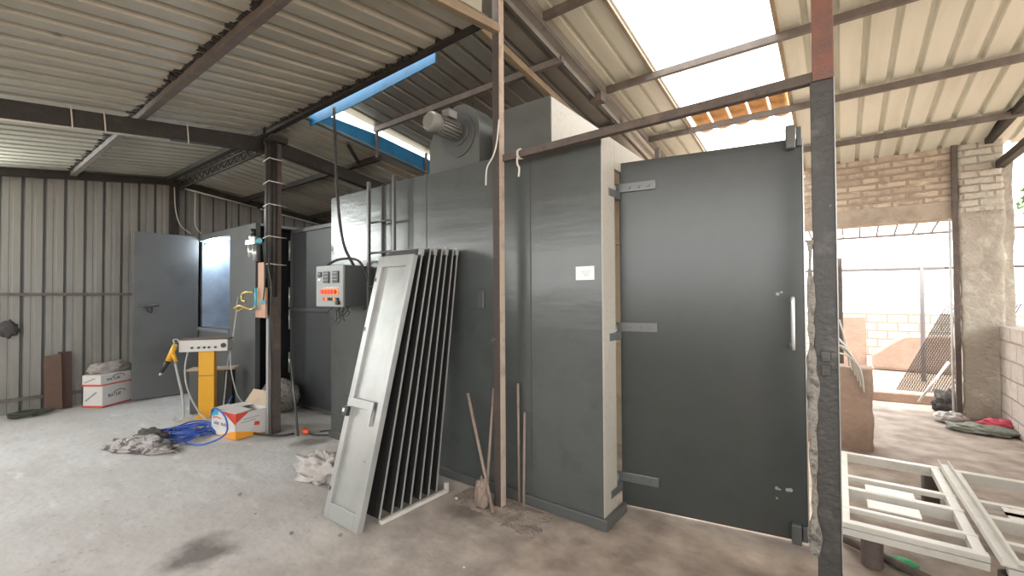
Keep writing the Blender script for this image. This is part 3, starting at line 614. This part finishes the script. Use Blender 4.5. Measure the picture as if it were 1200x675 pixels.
MB().tube(smooth_path([(A0+.12, 1.93, 1.36), (A0+.15, 1.95, 1.3), (A0+.15, 1.99, 1.28), (A0+.12, 2.0, 1.36)]), .008, 6).build('hasp', DARKST, dA)
t = thing('flood_lamp', 'small glaring lamp lit high inside the spray booth', 'lamp', (-7.9, 3.3, 2.25))
MB().box((-8.19, 2.68, 2.27), (-8.13, 2.84, 2.37)).build('housing', STRAP, t)
MB().box((-8.13, 2.69, 2.275), (-8.125, 2.83, 2.365)).build('lit_glass', LAMP, t)
m = MB(); m.tube([(-8.12, 2.7, 2.3), (-8.1, 2.7, 2.3), (-8.06, 2.7, 2.3), (-8.04, 2.7, 2.3)], [.02, .045, .045, .015], 14); m.build('lit_bulb', LAMP, t)
ld = bpy.data.lights.new('booth_lamp_light', 'POINT'); ld.energy = 8; ld.color = (.75, .87, 1); ld.shadow_soft_size = .08
lo = bpy.data.objects.new('booth_lamp_light', ld); COL.objects.link(lo); lo.location = (-8.02, 2.76, 2.3)
t = thing('tube_lamp', 'lit tube lamp on the left wall, out of the picture edge', 'lamp', (-8.5, .0, 2.8))
MB().box((-8.6, -.65, 2.8), (-8.56, .15, 2.86)).build('batten', POLE, t); MB().tube([(-8.54, -.6, 2.83), (-8.54, .1, 2.83)], .014, 10).build('lit_tube', LAMP, t)
la = bpy.data.lights.new('tube_lamp_light', 'AREA'); la.shape = 'RECTANGLE'; la.size = .7; la.size_y = .05; la.energy = 45; la.color = (.95, 1, .97)
lp = bpy.data.objects.new('tube_lamp_light', la); COL.objects.link(lp); lp.location = (-8.5, -.25, 2.83); lp.rotation_euler = (0, math.radians(-100), 0)
# second booth (filter side) with a rail across
b2 = thing('filter_cabinet', 'dark grey tall cabinet between the lit booth and the oven, rail across its middle', 'cabinet', (-5.8, 3.6, 0))
MB().box((-6.15, 3.08, .02), (-4.6, 4.3, 2.43)).build('body', GREYD, b2, bevel=.004)
m = MB(); m.box((-6.15, 3.05, .02), (-6.11, 3.08, 2.43)); m.box((-6.15, 3.05, 2.38), (-4.9, 3.08, 2.43)); m.box((-6.11, 3.05, 1.3), (-4.9, 3.08, 1.34)); m.box((-6.11, 3.05, .02), (-4.9, 3.08, .06)); m.build('face_frame', STRAP, b2, bevel=.002)
for z in (.45, 1.05, 1.35, 2.0): MB().tube([(-6.13, 3.03, z), (-6.13, 3.03, z+.28)], .014, 8).build('hinge', STEEL, b2)

# ================================================================= LEANING TRAY DOORS
PL = 1.86; PW = .395
labels = ['front tray door of the leaning stack, its pale recessed face towards the camera with a latch plate',
          'second tray door of the leaning stack, directly behind the pale front one', 'third tray door from the front of the leaning stack', 'fourth tray door from the front of the leaning stack',
          'fifth tray door from the front of the leaning stack', 'sixth tray door from the front of the leaning stack', 'seventh tray door from the front of the leaning stack', 'rearmost tray door of the leaning stack, against the oven']
ybs = [1.638, 1.80, 1.90, 1.98, 2.06, 2.15, 2.23, 2.31]
yts = [2.10, 2.185, 2.26, 2.315, 2.38, 2.435, 2.50, 2.55]
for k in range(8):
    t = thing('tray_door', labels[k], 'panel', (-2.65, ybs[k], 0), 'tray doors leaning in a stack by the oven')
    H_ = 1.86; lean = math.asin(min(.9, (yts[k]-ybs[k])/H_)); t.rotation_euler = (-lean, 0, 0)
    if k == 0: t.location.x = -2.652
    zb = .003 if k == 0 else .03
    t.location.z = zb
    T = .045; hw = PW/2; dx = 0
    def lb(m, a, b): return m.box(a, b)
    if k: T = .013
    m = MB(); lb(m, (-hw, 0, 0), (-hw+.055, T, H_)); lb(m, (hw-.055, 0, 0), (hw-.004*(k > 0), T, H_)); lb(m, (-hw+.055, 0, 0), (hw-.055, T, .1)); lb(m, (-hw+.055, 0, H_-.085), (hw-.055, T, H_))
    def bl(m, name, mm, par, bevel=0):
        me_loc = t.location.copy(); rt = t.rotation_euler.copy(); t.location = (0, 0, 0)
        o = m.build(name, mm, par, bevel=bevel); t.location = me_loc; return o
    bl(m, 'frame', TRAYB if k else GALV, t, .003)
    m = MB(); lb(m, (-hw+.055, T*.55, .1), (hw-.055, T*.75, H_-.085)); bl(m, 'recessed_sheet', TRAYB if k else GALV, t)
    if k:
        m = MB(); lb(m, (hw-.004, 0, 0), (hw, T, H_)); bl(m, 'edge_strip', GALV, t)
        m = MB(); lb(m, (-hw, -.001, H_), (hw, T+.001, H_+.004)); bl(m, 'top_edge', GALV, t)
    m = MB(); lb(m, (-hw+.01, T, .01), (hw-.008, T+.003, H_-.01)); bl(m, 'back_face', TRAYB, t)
    if k == 0:
        m = MB(); m.box((-hw+.015, -.012, .74), (hw-.1, -.001, .8)); m.box((hw-.14, -.014, .64), (hw-.085, -.001, .8)); bl(m, 'latch_plate', GALV, t, .003)
        m = MB(); m.box((-hw+.003, -.03, .67), (-hw+.055, -.001, .735)); bl(m, 'lock_block', BLKP, t, .004)
        m = MB(); m.box((-hw+.006, -.034, .695), (-hw+.03, -.03, .72)); bl(m, 'lock_tongue', STEEL, t)
        for z in (.17, 1.28, 1.66):
            m = MB(); m.box((-hw+.008, -.0015, z), (-hw+.025, -.0005, z+.028)); bl(m, 'bolt_slot', BLKP, t)
        m = MB(); m.tube([(hw-.06, -.001, .42), (hw-.06, -.003, .42)], .004, 8); m.tube([(hw-.075, -.001, .42), (hw-.075, -.003, .42)], .004, 8); bl(m, 'rivet', STRAP, t)
    elif k % 2:
        m = MB(); m.box((hw-.03, -.01, H_-.05), (hw-.004, T+.01, H_+.006)); bl(m, 'corner_clip', STEEL, t)
t = thing('spacer_rail', 'bright metal rail on the floor under the leaning tray doors', 'rail', (-2.45, 2.1, 0))
MB().beam((-2.44, 1.8, .013), (-2.43, 2.4, .013), .03, .026).build('rail', WFRAME, t, bevel=.002)
MB().box((-2.45, 2.39, .0), (-2.42, 2.415, .07)).build('upturned_end', WFRAME, t, bevel=.002)

# ================================================================= ROOD STICKS BY THE POST
def rod(a, b, r, label, mm=STICK): return tag(MB().tube([a, b], r, 8).build('rod', mm), label, 'rod')
rod((-1.94, 2.36, .0), (-2.3, 2.5, .75), .012, 'rod leaning far to the left, crossing another beside the square post')
rod((-2.04, 2.4, .0), (-2.04, 2.5, .82), .011, 'upright rod standing just left of the square post')
rod((-1.86, 2.56, .0), (-1.885, 2.585, .86), .009, 'thin rod standing close against the right of the square post')
rod((-1.78, 2.5, .0), (-1.83, 2.59, .66), .009, 'short thin rod, rightmost of those beside the square post')
blob((-2.06, 2.38, .09), (.05, .04, .11), 12, .5, 3, 18, floor=0, sharp=True).build('rag_bundle', STICK)
tag(bpy.data.objects['rag_bundle'], 'grubby rag bundle tied round the rods at the post foot', 'rag')

m = MB(); nx_, ny_ = 46, 16; g_ = []
for i in range(nx_+1):
    row = []
    for j in range(ny_+1):
        x = -2.42+.95*i/nx_; y = 2.22+.38*j/ny_; e_ = min(i/9, (nx_-i)/14, j/8, (ny_-j)/2, 1)*(.55+.45*noise.noise(Vector((x*5, y*5, 5))))
        row.append((x, y, -.012+e_*(.02+.028*abs(noise.noise(Vector((x*7, y*7, 0))))+.012*noise.noise(Vector((x*30, y*30, 2))))))
    g_.append(m.pts(row))
for a, b in zip(g_, g_[1:]):
    for j in range(ny_): m.face([a+j, b+j, b+j+1, a+j+1], True)
o = m.build('swept_dirt', mat('swept_dirt', (.3, .25, .215), .95, 0, [(9, (.17, .14, .12), .45, .65), (60, (.33, .28, .24), .6, .75)], .8, 50)); o['kind'] = 'stuff'; tag(o, 'low ridge of swept dirt along the oven base around the square post', 'dirt')
# ================================================================= POWDER COATING UNIT
t = thing('powder_unit', 'yellow powder coating unit with a white control head on a pedestal', 'powder coating unit', (-6.3, 2.12, 0))
u = Vector((.6, .8, 0)); v = Vector((-.8, .6, 0)); c = Vector((-6.33, 2.1, 0)); z_ = Vector((0, 0, 1))
def ub(m, x0, x1, y0, y1, z0, z1): return m.obox(c+u*x0+v*y0+z_*z0, u*(x1-x0), v*(y1-y0), z_*(z1-z0))
ub(MB(), -.085, .085, 0, .1, .03, .83).build('pedestal', YEL, t, bevel=.006)
ub(MB(), -.083, .083, -.004, .0, .52, .527).build('pedestal_seam', STRAP, t)
ub(MB(), -.1, .1, -.03, .26, 0, .04).build('base_plate', YEL, t, bevel=.004)
hd = ub(MB(), -.27, .25, -.06, .12, .83, .975).build('control_head', WHITEP, t, bevel=.006)
ub(MB(), -.28, .26, -.07, .13, .975, .988).build('head_lid', BROWNB, hd, bevel=.003)
for x in (-.13, -.06, .0, .05, .12): MB().tube([c+u*x-v*.06+z_*.88, c+u*x-v*.075+z_*.88], .014, 10).build('knob', DARKP, hd)
m = MB().tube([c+u*.205-v*.06+z_*.9, c+u*.205-v*.07+z_*.9], .03, 12); m.build('socket', DARKP, hd)
# gun hooked on the head's left end
def Q(dx, dz, dy=-.1): return c+u*(dx+.07)+v*dy+z_*dz
g = thing('spray_gun', 'yellow powder spray gun with black nozzle hanging at the unit head', 'spray gun', Q(-.42, .6))
MB().tube([Q(-.36, .93), Q(-.43, .74)], [.026, .032], 12).build('gun_body', YEL, g)
MB().tube([Q(-.43, .74), Q(-.5, .6)], [.03, .02], 12).build('nozzle', BLKP, g)
MB().tube([Q(-.5, .6), Q(-.515, .57)], [.014, .01], 10).build('nozzle_tip', WHITEP, g)
MB().tube([Q(-.39, .84), Q(-.35, .72)], [.024, .02], 10).build('grip', YEL, g)
m = MB(); m.tube(smooth_path([Q(-.37, .94), Q(-.38, .985), Q(-.34, .99), Q(-.32, .95)]), .007, 6); m.build('hook', STEEL, g)
tag(MB().tube(smooth_path([Q(-.36, .71), Q(-.33, .55), Q(-.29, .35), Q(-.27, .15), Q(-.28, .04), Q(-.34, .02), Q(-.38, .03), Q(-.36, .07)]), .014, 8).build('gun_hose', GREYH), 'pale grey hose drooping from the spray gun and curling on the floor', 'hose')
tag(MB().tube(smooth_path([Q(-.26, .83, -.02), Q(-.26, .6), Q(-.22, .35), Q(-.12, .12), Q(-.02, .05, -.2), Q(.05, .02, -.3)]), .01, 8).build('feed_hose', GREYH), 'thin grey hose looping down in front of the yellow pedestal', 'hose')
tag(MB().tube(smooth_path([Q(.18, .83, .05), Q(.2, .6, 0), Q(.26, .3, 0), Q(.33, .12, 0), Q(.2, .03, -.1)]), .007, 8).build('thin_hose', GREYH), 'thin grey tube hanging right of the yellow pedestal', 'hose')
tag(MB().tube(smooth_path([(-6.62, 2.57, 1.5), (-6.58, 2.5, 1.0), (-6.5, 2.4, .6), (-6.3, 2.3, .3), (-6.0, 2.15, .05), (-5.9, 2.0, .02)]), .009, 8).build('booth_hose', GREYH), 'grey tube hanging down the front wall of the lit booth', 'hose')
t = thing('powder_hopper', 'dark box with a plywood top standing behind the yellow pedestal', 'hopper', c+v*.5)
ub(MB(), -.27, .12, .26, .44, 0, .55).build('box', STRAP, t, bevel=.005); ub(MB(), -.3, .24, .24, .45, .55, .575).build('plywood_top', CARDB, t, bevel=.002)
ub(MB(), .12, .2, .27, .42, 0, .54).build('side_board', DARKST, t)
# blue hose coil
m = MB(); P = []
cc = Vector((-5.72, 1.72, 0)); 
for q in range(110):
    a = q*.52; r = .17+.07*math.sin(q*.37)+.03*math.sin(q*1.7)
    P.append(cc+Vector((math.cos(a)*r*1.2+.06*math.sin(q*.13), math.sin(a)*r+.06*math.cos(q*.21), .015+.035*abs(math.sin(q*.29))+.02*math.sin(a+q*.1)**2)))
P += [Vector((-5.45, 1.6, .02)), Vector((-5.15, 1.68, .02)), Vector((-5.05, 1.85, .1)), Vector((-5.2, 1.9, .24)), Vector((-5.45, 1.88, .3)), Vector((-5.7, 1.95, .12)), Vector((-5.9, 2.1, .05)), Vector((-5.95, 2.25, .3))]
m.tube(smooth_path(P, 4), .009, 7); tag(m.build('air_hose', BLUEH), 'tangled coil of blue air hose on the floor before the yellow unit', 'hose')
# printed carton
cb_ = thing('printed_carton', 'white carton printed with red, orange and blue, open, by the pillar foot', 'carton', (-5.37, 2.1, 0))
X0, X1, Y0_, Y1_, HH = -5.62, -5.14, 1.93, 2.28, .27
m = MB(); m.box((X0, Y0_, .0), (X1, Y0_+.006, HH)); m.box((X0, Y1_-.006, 0), (X1, Y1_, HH)); m.box((X0, Y0_, 0), (X0+.006, Y1_, HH)); m.box((X1-.006, Y0_, 0), (X1, Y1_, HH)); m.box((X0, Y0_, 0), (X1, Y1_, .006)); m.build('walls', CARDW, cb_)
m = MB(); e = .0015
def fp(mm, pts): m.use(mm); m.prism([(x, Y0_-e, z) for x, z in pts], (0, e*.8, 0))
def sp_(mm, pts): m.use(mm); m.prism([(X1+e, y, z) for y, z in pts][::-1], (-e*.8, 0, 0))
fp(REDP, [(X1-.26, HH), (X1, HH-.12), (X1, HH)]); fp(ORP, [(X0+.1, 0), (X1, 0), (X1, .09), (X1-.1, .07), (X0+.25, .03)]); fp(CYP, [(X0, HH-.08), (X0+.14, HH-.05), (X0+.14, HH), (X0, HH)]); fp(DBL, [(X0, 0), (X0+.1, 0), (X0+.07, .05), (X0, .07)])
fp(REDP, [(X0+.03, .17), (X0+.1, .19), (X0+.2, .18), (X0+.2, .19), (X0+.1, .203), (X0+.03, .185)])
sp_(REDP, [(Y0_, HH-.1), (Y0_+.14, HH), (Y0_, HH)]); sp_(ORP, [(Y0_, 0), (Y1_-.05, 0), (Y0_+.15, .05), (Y0_, .09)]); sp_(REDP, [(Y1_-.16, .11), (Y1_-.1, .1), (Y1_-.1, .14), (Y1_-.15, .15)]); sp_(GREYP, [(Y0_+.08, .19), (Y1_-.1, .2), (Y1_-.1, .207), (Y0_+.08, .197)]); sp_(GREYP, [(Y0_+.06, .16), (Y1_-.14, .17), (Y1_-.14, .177), (Y0_+.06, .167)])
m.use(DARKP)
for q in range(9): 
    if q == 4: continue
    x = X0+.05+q*.03; m.box((x, Y0_-.002, .115), (x+.005, Y0_, .145)); m.box((x, Y0_-.002, .14 if q % 2 else .115), (x+.018, Y0_, .145 if q % 2 else .12)); m.box((x+.014, Y0_-.002, .115), (x+.018, Y0_, .145 if q % 3 else .13))
m.build('print', CARDW, cb_)
MB().obox((X0+.02, Y1_-.006, HH), (.44, .0, 0), (0, .006, 0), (.06, .07, .15)).build('raised_flap', CARDB, cb_)
MB().obox((X0, Y0_, HH), (.48, 0, 0), (0, .17, .012), (0, 0, .005)).build('top_flap', CARDW, cb_)
MB().obox((X0, Y0_+.17, HH), (.2, 0, 0), (0, .17, .0), (0, 0, .005)).build('top_flap', CARDW, cb_)
cb_.location.x += .03; cb_.rotation_euler = (0, 0, math.radians(7))
# things behind the pillar
t = tag(blob((-5.85, 2.78, .22), (.25, .14, .22), 21, .12, 2, 24, rot=.6, floor=0).build('cement_sack', CRUST), 'slumped grey sack standing behind the conduit pillar', 'sack')
m = MB().tube([(-5.35, 2.38, 0), (-5.2, 2.42, .88)], .014, 8); tag(m.build('rod', BLKC), 'dark rod leaning left of the conduit pillar', 'rod')
m = MB().tube([(-4.7, 2.42, 0), (-4.86, 2.42, .8)], .012, 8); tag(m.build('rod', STRAP), 'grey rod leaning right of the conduit pillar', 'rod')
m = MB().tube(smooth_path([(-5.25, 2.2, .03), (-5.1, 2.15, .02), (-4.95, 2.2, .02), (-4.8, 2.28, .02), (-4.75, 2.4, .02)]), .012, 6); tag(m.build('floor_cable', BLKC), 'short dark cable lying around the pillar foot', 'cable')
o = blob((-4.7, 2.5, .03), (.06, .03, .03), 31, .4, 3, 10, floor=0, sharp=True).build('orange_scrap', mat('orange_plastic', (.75, .12, .03), .5)); tag(o, 'small crumpled orange scrap on the floor before the oven', 'scrap')
m = MB().tube(smooth_path([(-4.66, 2.5, .01), (-4.5, 2.55, .012), (-4.35, 2.7, .012), (-4.5, 2.78, .012), (-4.62, 2.62, .012)]), .007, 6); tag(m.build('floor_cable', BLKC), 'thin black cable curled beside the orange scrap', 'cable')
# white plastic bag
o = blob((-3.42, 2.0, .07), (.27, .13, .12), 44, .6, 2.6, 30, rot=.35, floor=0, sharp=True).build('plastic_sack', CLOTH); tag(o, 'crumpled whitish plastic sack on the floor left of the leaning tray doors', 'sack')
# sack & rag in the middle of floor
o = blob((-5.52, 1.3, .03), (.34, .12, .085), 51, .45, 2.5, 30, rot=.45, floor=0, sharp=True).build('striped_sack', SACK); tag(o, 'flattened pale striped sack lying alone on the grey floor', 'sack')
o = blob((-5.75, 1.42, .05), (.17, .09, .08), 57, .4, 2.5, 20, rot=.4, floor=0, sharp=True).build('dark_rag', CLOTHD); tag(o, 'dark rag heaped behind the striped sack on the floor', 'rag')

# ================================================================= LEFT WALL ITEMS
def crate(name, label, org, a, L1, L2, z0, h):
    t = thing(name, label, 'carton', (org[0], org[1], z0), 'white cartons stacked by the booth door')
    e1 = Vector((math.cos(a), math.sin(a), 0)); e2 = Vector((-math.sin(a), math.cos(a), 0)); o_ = Vector((org[0], org[1], z0))
    MB().obox(o_, e1*L1, e2*L2, z_*h).build('box_body', CARDW, t, bevel=.006)
    m = MB(); m.use(REDP).obox(o_-e2*.002, e1*L1, e2*.0015, z_*.025); m.obox(o_+e1*L1, e1*.002, e2*L2, z_*.018)
    m.use(DARKP)
    s_ = o_+e1*(L1+.0005)
    def st(y0, z0_, y1, z1_, wd=.006):
        a_ = s_+e2*y0+z_*z0_; b_ = s_+e2*y1+z_*z1_; d = (b_-a_).normalized(); n_ = e1.cross(d)*wd
        m.obox(a_-n_/2, b_-a_, n_, e1*.002)
    hh = h; x = .09; q = .045 if h > .2 else .03; zc = h*.42
    for ch in 'NATUR':      # short word beneath an arc
        if ch == 'N': st(x, zc, x, zc+q); st(x, zc+q, x+.025, zc); st(x+.025, zc, x+.025, zc+q)
        if ch == 'A': st(x, zc, x+.013, zc+q); st(x+.013, zc+q, x+.026, zc); st(x+.006, zc+q*.4, x+.02, zc+q*.4)
        if ch == 'T': st(x, zc+q, x+.028, zc+q); st(x+.014, zc, x+.014, zc+q)
        if ch == 'U': st(x, zc+q, x, zc); st(x, zc, x+.024, zc); st(x+.024, zc, x+.024, zc+q)
        if ch == 'R': st(x, zc, x, zc+q); st(x, zc+q, x+.022, zc+q); st(x+.022, zc+q, x+.022, zc+q*.5); st(x+.022, zc+q*.5, x, zc+q*.5); st(x, zc+q*.5, x+.024, zc)
        x += .04
    for k in range(8):
        a0, a1 = math.pi*k/8, math.pi*(k+1)/8; st(.26-.09*math.cos(a0), zc+q+.035*math.sin(a0), .26-.09*math.cos(a1), zc+q+.035*math.sin(a1), .009)
    s2 = o_-e2*.0025
    m.use(GREYP)
    for k in range(7): m.obox(s2+e1*(.03+k*.022)+z_*(hh*.3+k*hh*.06), e1*.03, e2*.002, z_*hh*.06)
    m.build('print', CARDW, t); return t
crate('white_carton', 'white printed carton on the floor, lower of the two by the booth door', (-8.3, 1.3), math.radians(36), .27, .48, 0, .29)
crate('white_carton', 'flatter white carton resting on top of the lower one', (-8.31, 1.29), math.radians(34), .27, .46, .29, .15)
o = blob((-8.4, 1.58, .49), (.22, .1, .09), 61, .5, 2.6, 22, rot=1.9, floor=.443, sharp=True).build('plastic_bag', CLOTH); tag(o, 'crumpled pale plastic bag lying on the upper carton', 'bag')
m = MB().obox((-8.42, .955, 0), (-.13, .0, .72), (0, .165, .02), (.015, 0, .0)); tag(m.build('brown_board', BROWNB, bevel=.003), 'plain brown board leaning on the left wall, front of two', 'board')
m = MB().obox((-8.47, 1.09, 0), (-.1, .0, .76), (0, .13, -.0), (.012, 0, .0)); tag(m.build('brown_board', mat('dark_brown_board', (.07, .04, .032), .85)), 'darker board leaning behind the plain brown one', 'board')
m = MB(); P = []
for q in range(40):
    a = q*.5; P.append((-8.3+.09*math.cos(a)+.03*math.sin(q*.3), .82+.13*math.sin(a)*(1+.3*math.sin(q*.6))+.05*math.sin(q*.17), .02+.025*abs(math.sin(q*.4))))
m.tube(smooth_path(P, 3), .019, 7); tag(m.build('rope_coil', GREENC), 'dark green coil of rope on the floor below the brown boards', 'rope')
o = blob((-8.58, .64, 1.1), (.03, .09, .1), 71, .4, 3, 12).build('soot_lump', CLOTHD); tag(o, 'dark sooty bundle stuck on the left wall at the picture edge', 'rag')
# pale tubes at ceiling left
m = MB(); m.tube([(-8.48, 2.5, 3.26), (-8.48, 3.6, 3.12)], .014, 8); tag(m.build('tube_light', POLE), 'pale tube fitting under the dark beam at the left corner', 'tube')
m = MB(); m.tube([(-8.48, 3.65, 3.11), (-8.48, 5.0, 2.94)], .014, 8); tag(m.build('tube_light', POLE), 'second pale tube fitting, farther back towards the oven', 'tube')
m = MB(); m.tube([(XR+.02, -.3, 2.825), (XR+.02, 1.42, 3.045)], .012, 8); tag(m.build('pipe', WIREW), 'long pale strip painted as reflected light under the main dark rafter at left', 'pipe')  # added strip standing for the light reflected along the rafter's underside
for k, (y, lab) in enumerate(((.72, 'wire tie on the dark rafter, leftmost of three'), (.93, 'wire tie on the dark rafter, middle of three'), (1.55, 'wire tie on the dark rafter, rightmost of three'))):
    z = 3.25-.13*(2.37-y); m = MB(); m.tube([(XR+.06, y, z+.1), (XR+.055, y+.01, z), (XR+.06, y+.015, z-.1)], .006, 6); tag(m.build('wire_tie', WIREW), lab, 'wire')
m = MB().tube(smooth_path([(-8.45, 2.35, 3.25), (-8.42, 2.36, 2.9), (-8.4, 2.42, 2.65), (-8.36, 2.55, 2.52)]), .008, 6); tag(m.build('hanging_wire', WIREW), 'pale wire hanging in the corner above the booth door', 'wire')
m = MB().tube(smooth_path([(-8.4, 2.62, 3.2), (-8.35, 2.6, 2.9), (-8.32, 2.6, 2.65), (-8.25, 2.66, 2.52)]), .008, 6); tag(m.build('hanging_wire', WIREW), 'second pale wire, just right of the corner above the booth', 'wire')

# ================================================================= WHITE FRAMES AT RIGHT
ZF = .27; sc_ = (1.5-ZF)/1.2
def fr_rail(t, name, x0, x1, y, wd, ht, zt=ZF, mm=WFRAME): return MB().box((x0, y-wd/2, zt-ht), (x1, y+wd/2, zt)).build(name, mm, t, bevel=.003)
def P3(x, y): return x*sc_, y*sc_
for k, (xa, xb, lab) in enumerate(((-.02, .53, 'cream painted steel frame lying flat, nearer the thick post'), (.585, 1.38, 'second cream steel frame lying flat, at the right picture edge'))):
    xa *= sc_; xb *= sc_
    t = thing('steel_frame', lab, 'frame', ((xa+xb)/2, 3.6*sc_, 0), 'cream steel frames stacked on the floor')
    fr_rail(t, 'outer_rail', xa, xb, 4.18*sc_, .055, .035)
    fr_rail(t, 'outer_rail', xa, xb, 2.93*sc_, .05, .03)
    fr_rail(t, 'lower_flange', xa, xb, 4.175*sc_, .04, .03, ZF-.035)
    fr_rail(t, 'lower_flange', xa, xb, 2.935*sc_, .04, .035, ZF-.038)
    fr_rail(t, 'inner_rail', xa, xb, 3.66*sc_, .045, .03)
    fr_rail(t, 'inner_rail', xa, xb, 3.44*sc_, .05, .07)
    fr_rail(t, 'inner_rail', xa, xb, 3.13*sc_, .035, .03)
    for x in ((xa,) if k == 0 else (xa, xb-.05)): MB().box((x, 2.93*sc_, ZF-.05), (x+.045, 4.18*sc_, ZF-.002)).build('end_rail', WFRAME, t, bevel=.003)
    if k == 0: MB().box((xb-.05, 2.93*sc_, ZF-.05), (xb-.005, 4.18*sc_, ZF-.002)).build('end_rail', WFRAME, t, bevel=.003)
    for y in (3.55, 3.3) if k == 0 else (3.55, 3.62): MB().box((xa+(.13 if k == 0 else .12), (y-.12)*sc_, ZF-.006), (xa+(.36 if k == 0 else .22), y*sc_, ZF+.002)).build('gusset_plate', WFRAME, t)
t = thing('angle_rail', 'cream double angle lying across the joint between the two frames', 'angle rail', (.57, 3.7, ZF))
m = MB(); m.beam((.555*sc_, 4.25*sc_, ZF+.006), (.575*sc_, 2.84*sc_, ZF+.006), .055, .006); m.beam((.53*sc_, 4.25*sc_, ZF+.022), (.55*sc_, 2.84*sc_, ZF+.022), .005, .035); m.beam((.58*sc_, 4.25*sc_, ZF+.022), (.6*sc_, 2.84*sc_, ZF+.022), .005, .035); m.build('rail', WFRAME, t)
for k, (x, y, lab) in enumerate(((.12, 3.15, 'rusty pipe stub propping the frames beside the thick post'), (.62, 3.02, 'rusty pipe stub propping the near end of the cross rail'), (.5, 4.35, 'rusty pipe stub under the far end of the cross rail'))):
    m = MB(); n0 = 16; r0, r1 = .05, .035
    for zz in (0.,):
        ring = [m.pts([(x+r*math.cos(2*math.pi*i/n0), y+r*math.sin(2*math.pi*i/n0), z) for i in range(n0)]) for r, z in ((r0, 0), (r0, ZF-.075), (r1, ZF-.075), (r1, 0))]
        for a, b in zip(ring, ring[1:]):
            for i in range(n0): m.face([a+i, a+(i+1) % n0, b+(i+1) % n0, b+i], True)
    tag(m.build('pipe_stub', RUST), lab, 'pipe')
m = MB().tube([(-.05, 3.35, .03), (1.1, 2.62, .03)], .024, 12); tag(m.build('rusty_pipe', RUST), 'long rusty pipe on the floor in front of the cream frames', 'pipe')
o = blob((.24, 3.22, .02), (.075, .05, .022), 81, .4, 3, 14, floor=0, sharp=True).build('green_scrap', GREENP); tag(o, 'flat green plastic scrap under the cream frames', 'scrap')
# bundle of bent sticks over the stub wall
for k in range(6):
    a = random.uniform(-.08, .08); m = MB().tube(smooth_path([(-.06+k*.01+a, 5.3-.02*k, 1.2-.05*k+a), (-.0+k*.012+a*.5, 5.3, 1.06-.03*k+a*.6), (.05+k*.018, 5.34, .93-.03*k), (.06+k*.022, 5.385, .8-.05*k)]), .009, 6)
    tag(m.build('bent_stick', WIREW), 'bent pale stick over the stub wall behind the thick post, '+['leftmost of six', 'second from the left', 'third from the left', 'third from the right', 'second from the right', 'rightmost of six'][k], 'stick', 'bent sticks over the stub wall')
# expanded mesh leaning in the doorway
t = thing('wire_mesh', 'dark rusty sheet of expanded mesh leaning right in the rear doorway', 'mesh', (.95, 8.4, 0))
m = MB(); o_ = Vector((.56, 8.25, .02)); e1 = Vector((.72, .02, .02)); e2 = Vector((.62, .25, 1.32)); nn = 26; mm_ = 44
for lay in range(2):
    off = Vector((0, .03*lay, 0)) + e1*.02*lay
    for i in range(nn):
        for s_ in (1, -1):
            a0 = i/nn; 
            prevp = None
            for j in range(mm_+1):
                tt = j/mm_; f_ = a0+(.5/nn if (j+(s_ > 0)) % 2 else 0); p = o_+off+e1*f_*1.0+e2*tt
                if prevp is not None: m.tube([prevp, p], .0036, 3, cap=False)
                prevp = p
m.build('lattice', MESHM, t)
# rubbish by the pier
o = blob((1.0, 7.15, .05), (.14, .12, .06), 91, .4, 3, 18, floor=0, sharp=True).build('white_bag', CLOTH); tag(o, 'small white plastic bag at the foot of the doorway', 'bag')
o = blob((1.2, 6.8, .03), (.26, .13, .05), 93, .4, 3, 20, floor=0, sharp=True).build('grey_cloth', mat('grey_green_cloth', (.25, .27, .23), .9, 0, [(12, (.12, .12, .11), .5, .7)])); tag(o, 'flattened grey-green cloth on the earth by the pier', 'cloth')
o = blob((1.36, 7.0, .06), (.15, .1, .06), 95, .4, 3, 16, floor=0, sharp=True).build('red_cloth', PINK); tag(o, 'reddish crumpled cloth at the foot of the rough pier', 'cloth')
o = blob((1.05, 7.75, .1), (.13, .12, .16), 97, .5, 3, 16, floor=0, sharp=True).build('rubbish_heap', CLOTHD); tag(o, 'dark heap of rags under the leaning mesh', 'rag')
m = MB().tube([(.8, 7.8, .08), (1.12, 8.0, .6)], .015, 6); tag(m.build('scrap_bar', POLE), 'pale scrap bar leaning beside the dark rag heap', 'bar')
# pebbles / chips of concrete on the floor
for k in range(16):
    x = random.uniform(-3.8, -.8); y = random.uniform(1.3, 2.45)
    s_ = random.uniform(.006, .018)
    tag(blob((x, y, s_*.4), (s_, s_*.8, s_*.6), 100+k, .3, 2, 5, sharp=True, floor=-.002).build('pebble', CARDW if k % 3 == 0 else CRUST), 'small loose stone chip on the dusty floor near the oven', 'stone', 'stone chips on the floor')
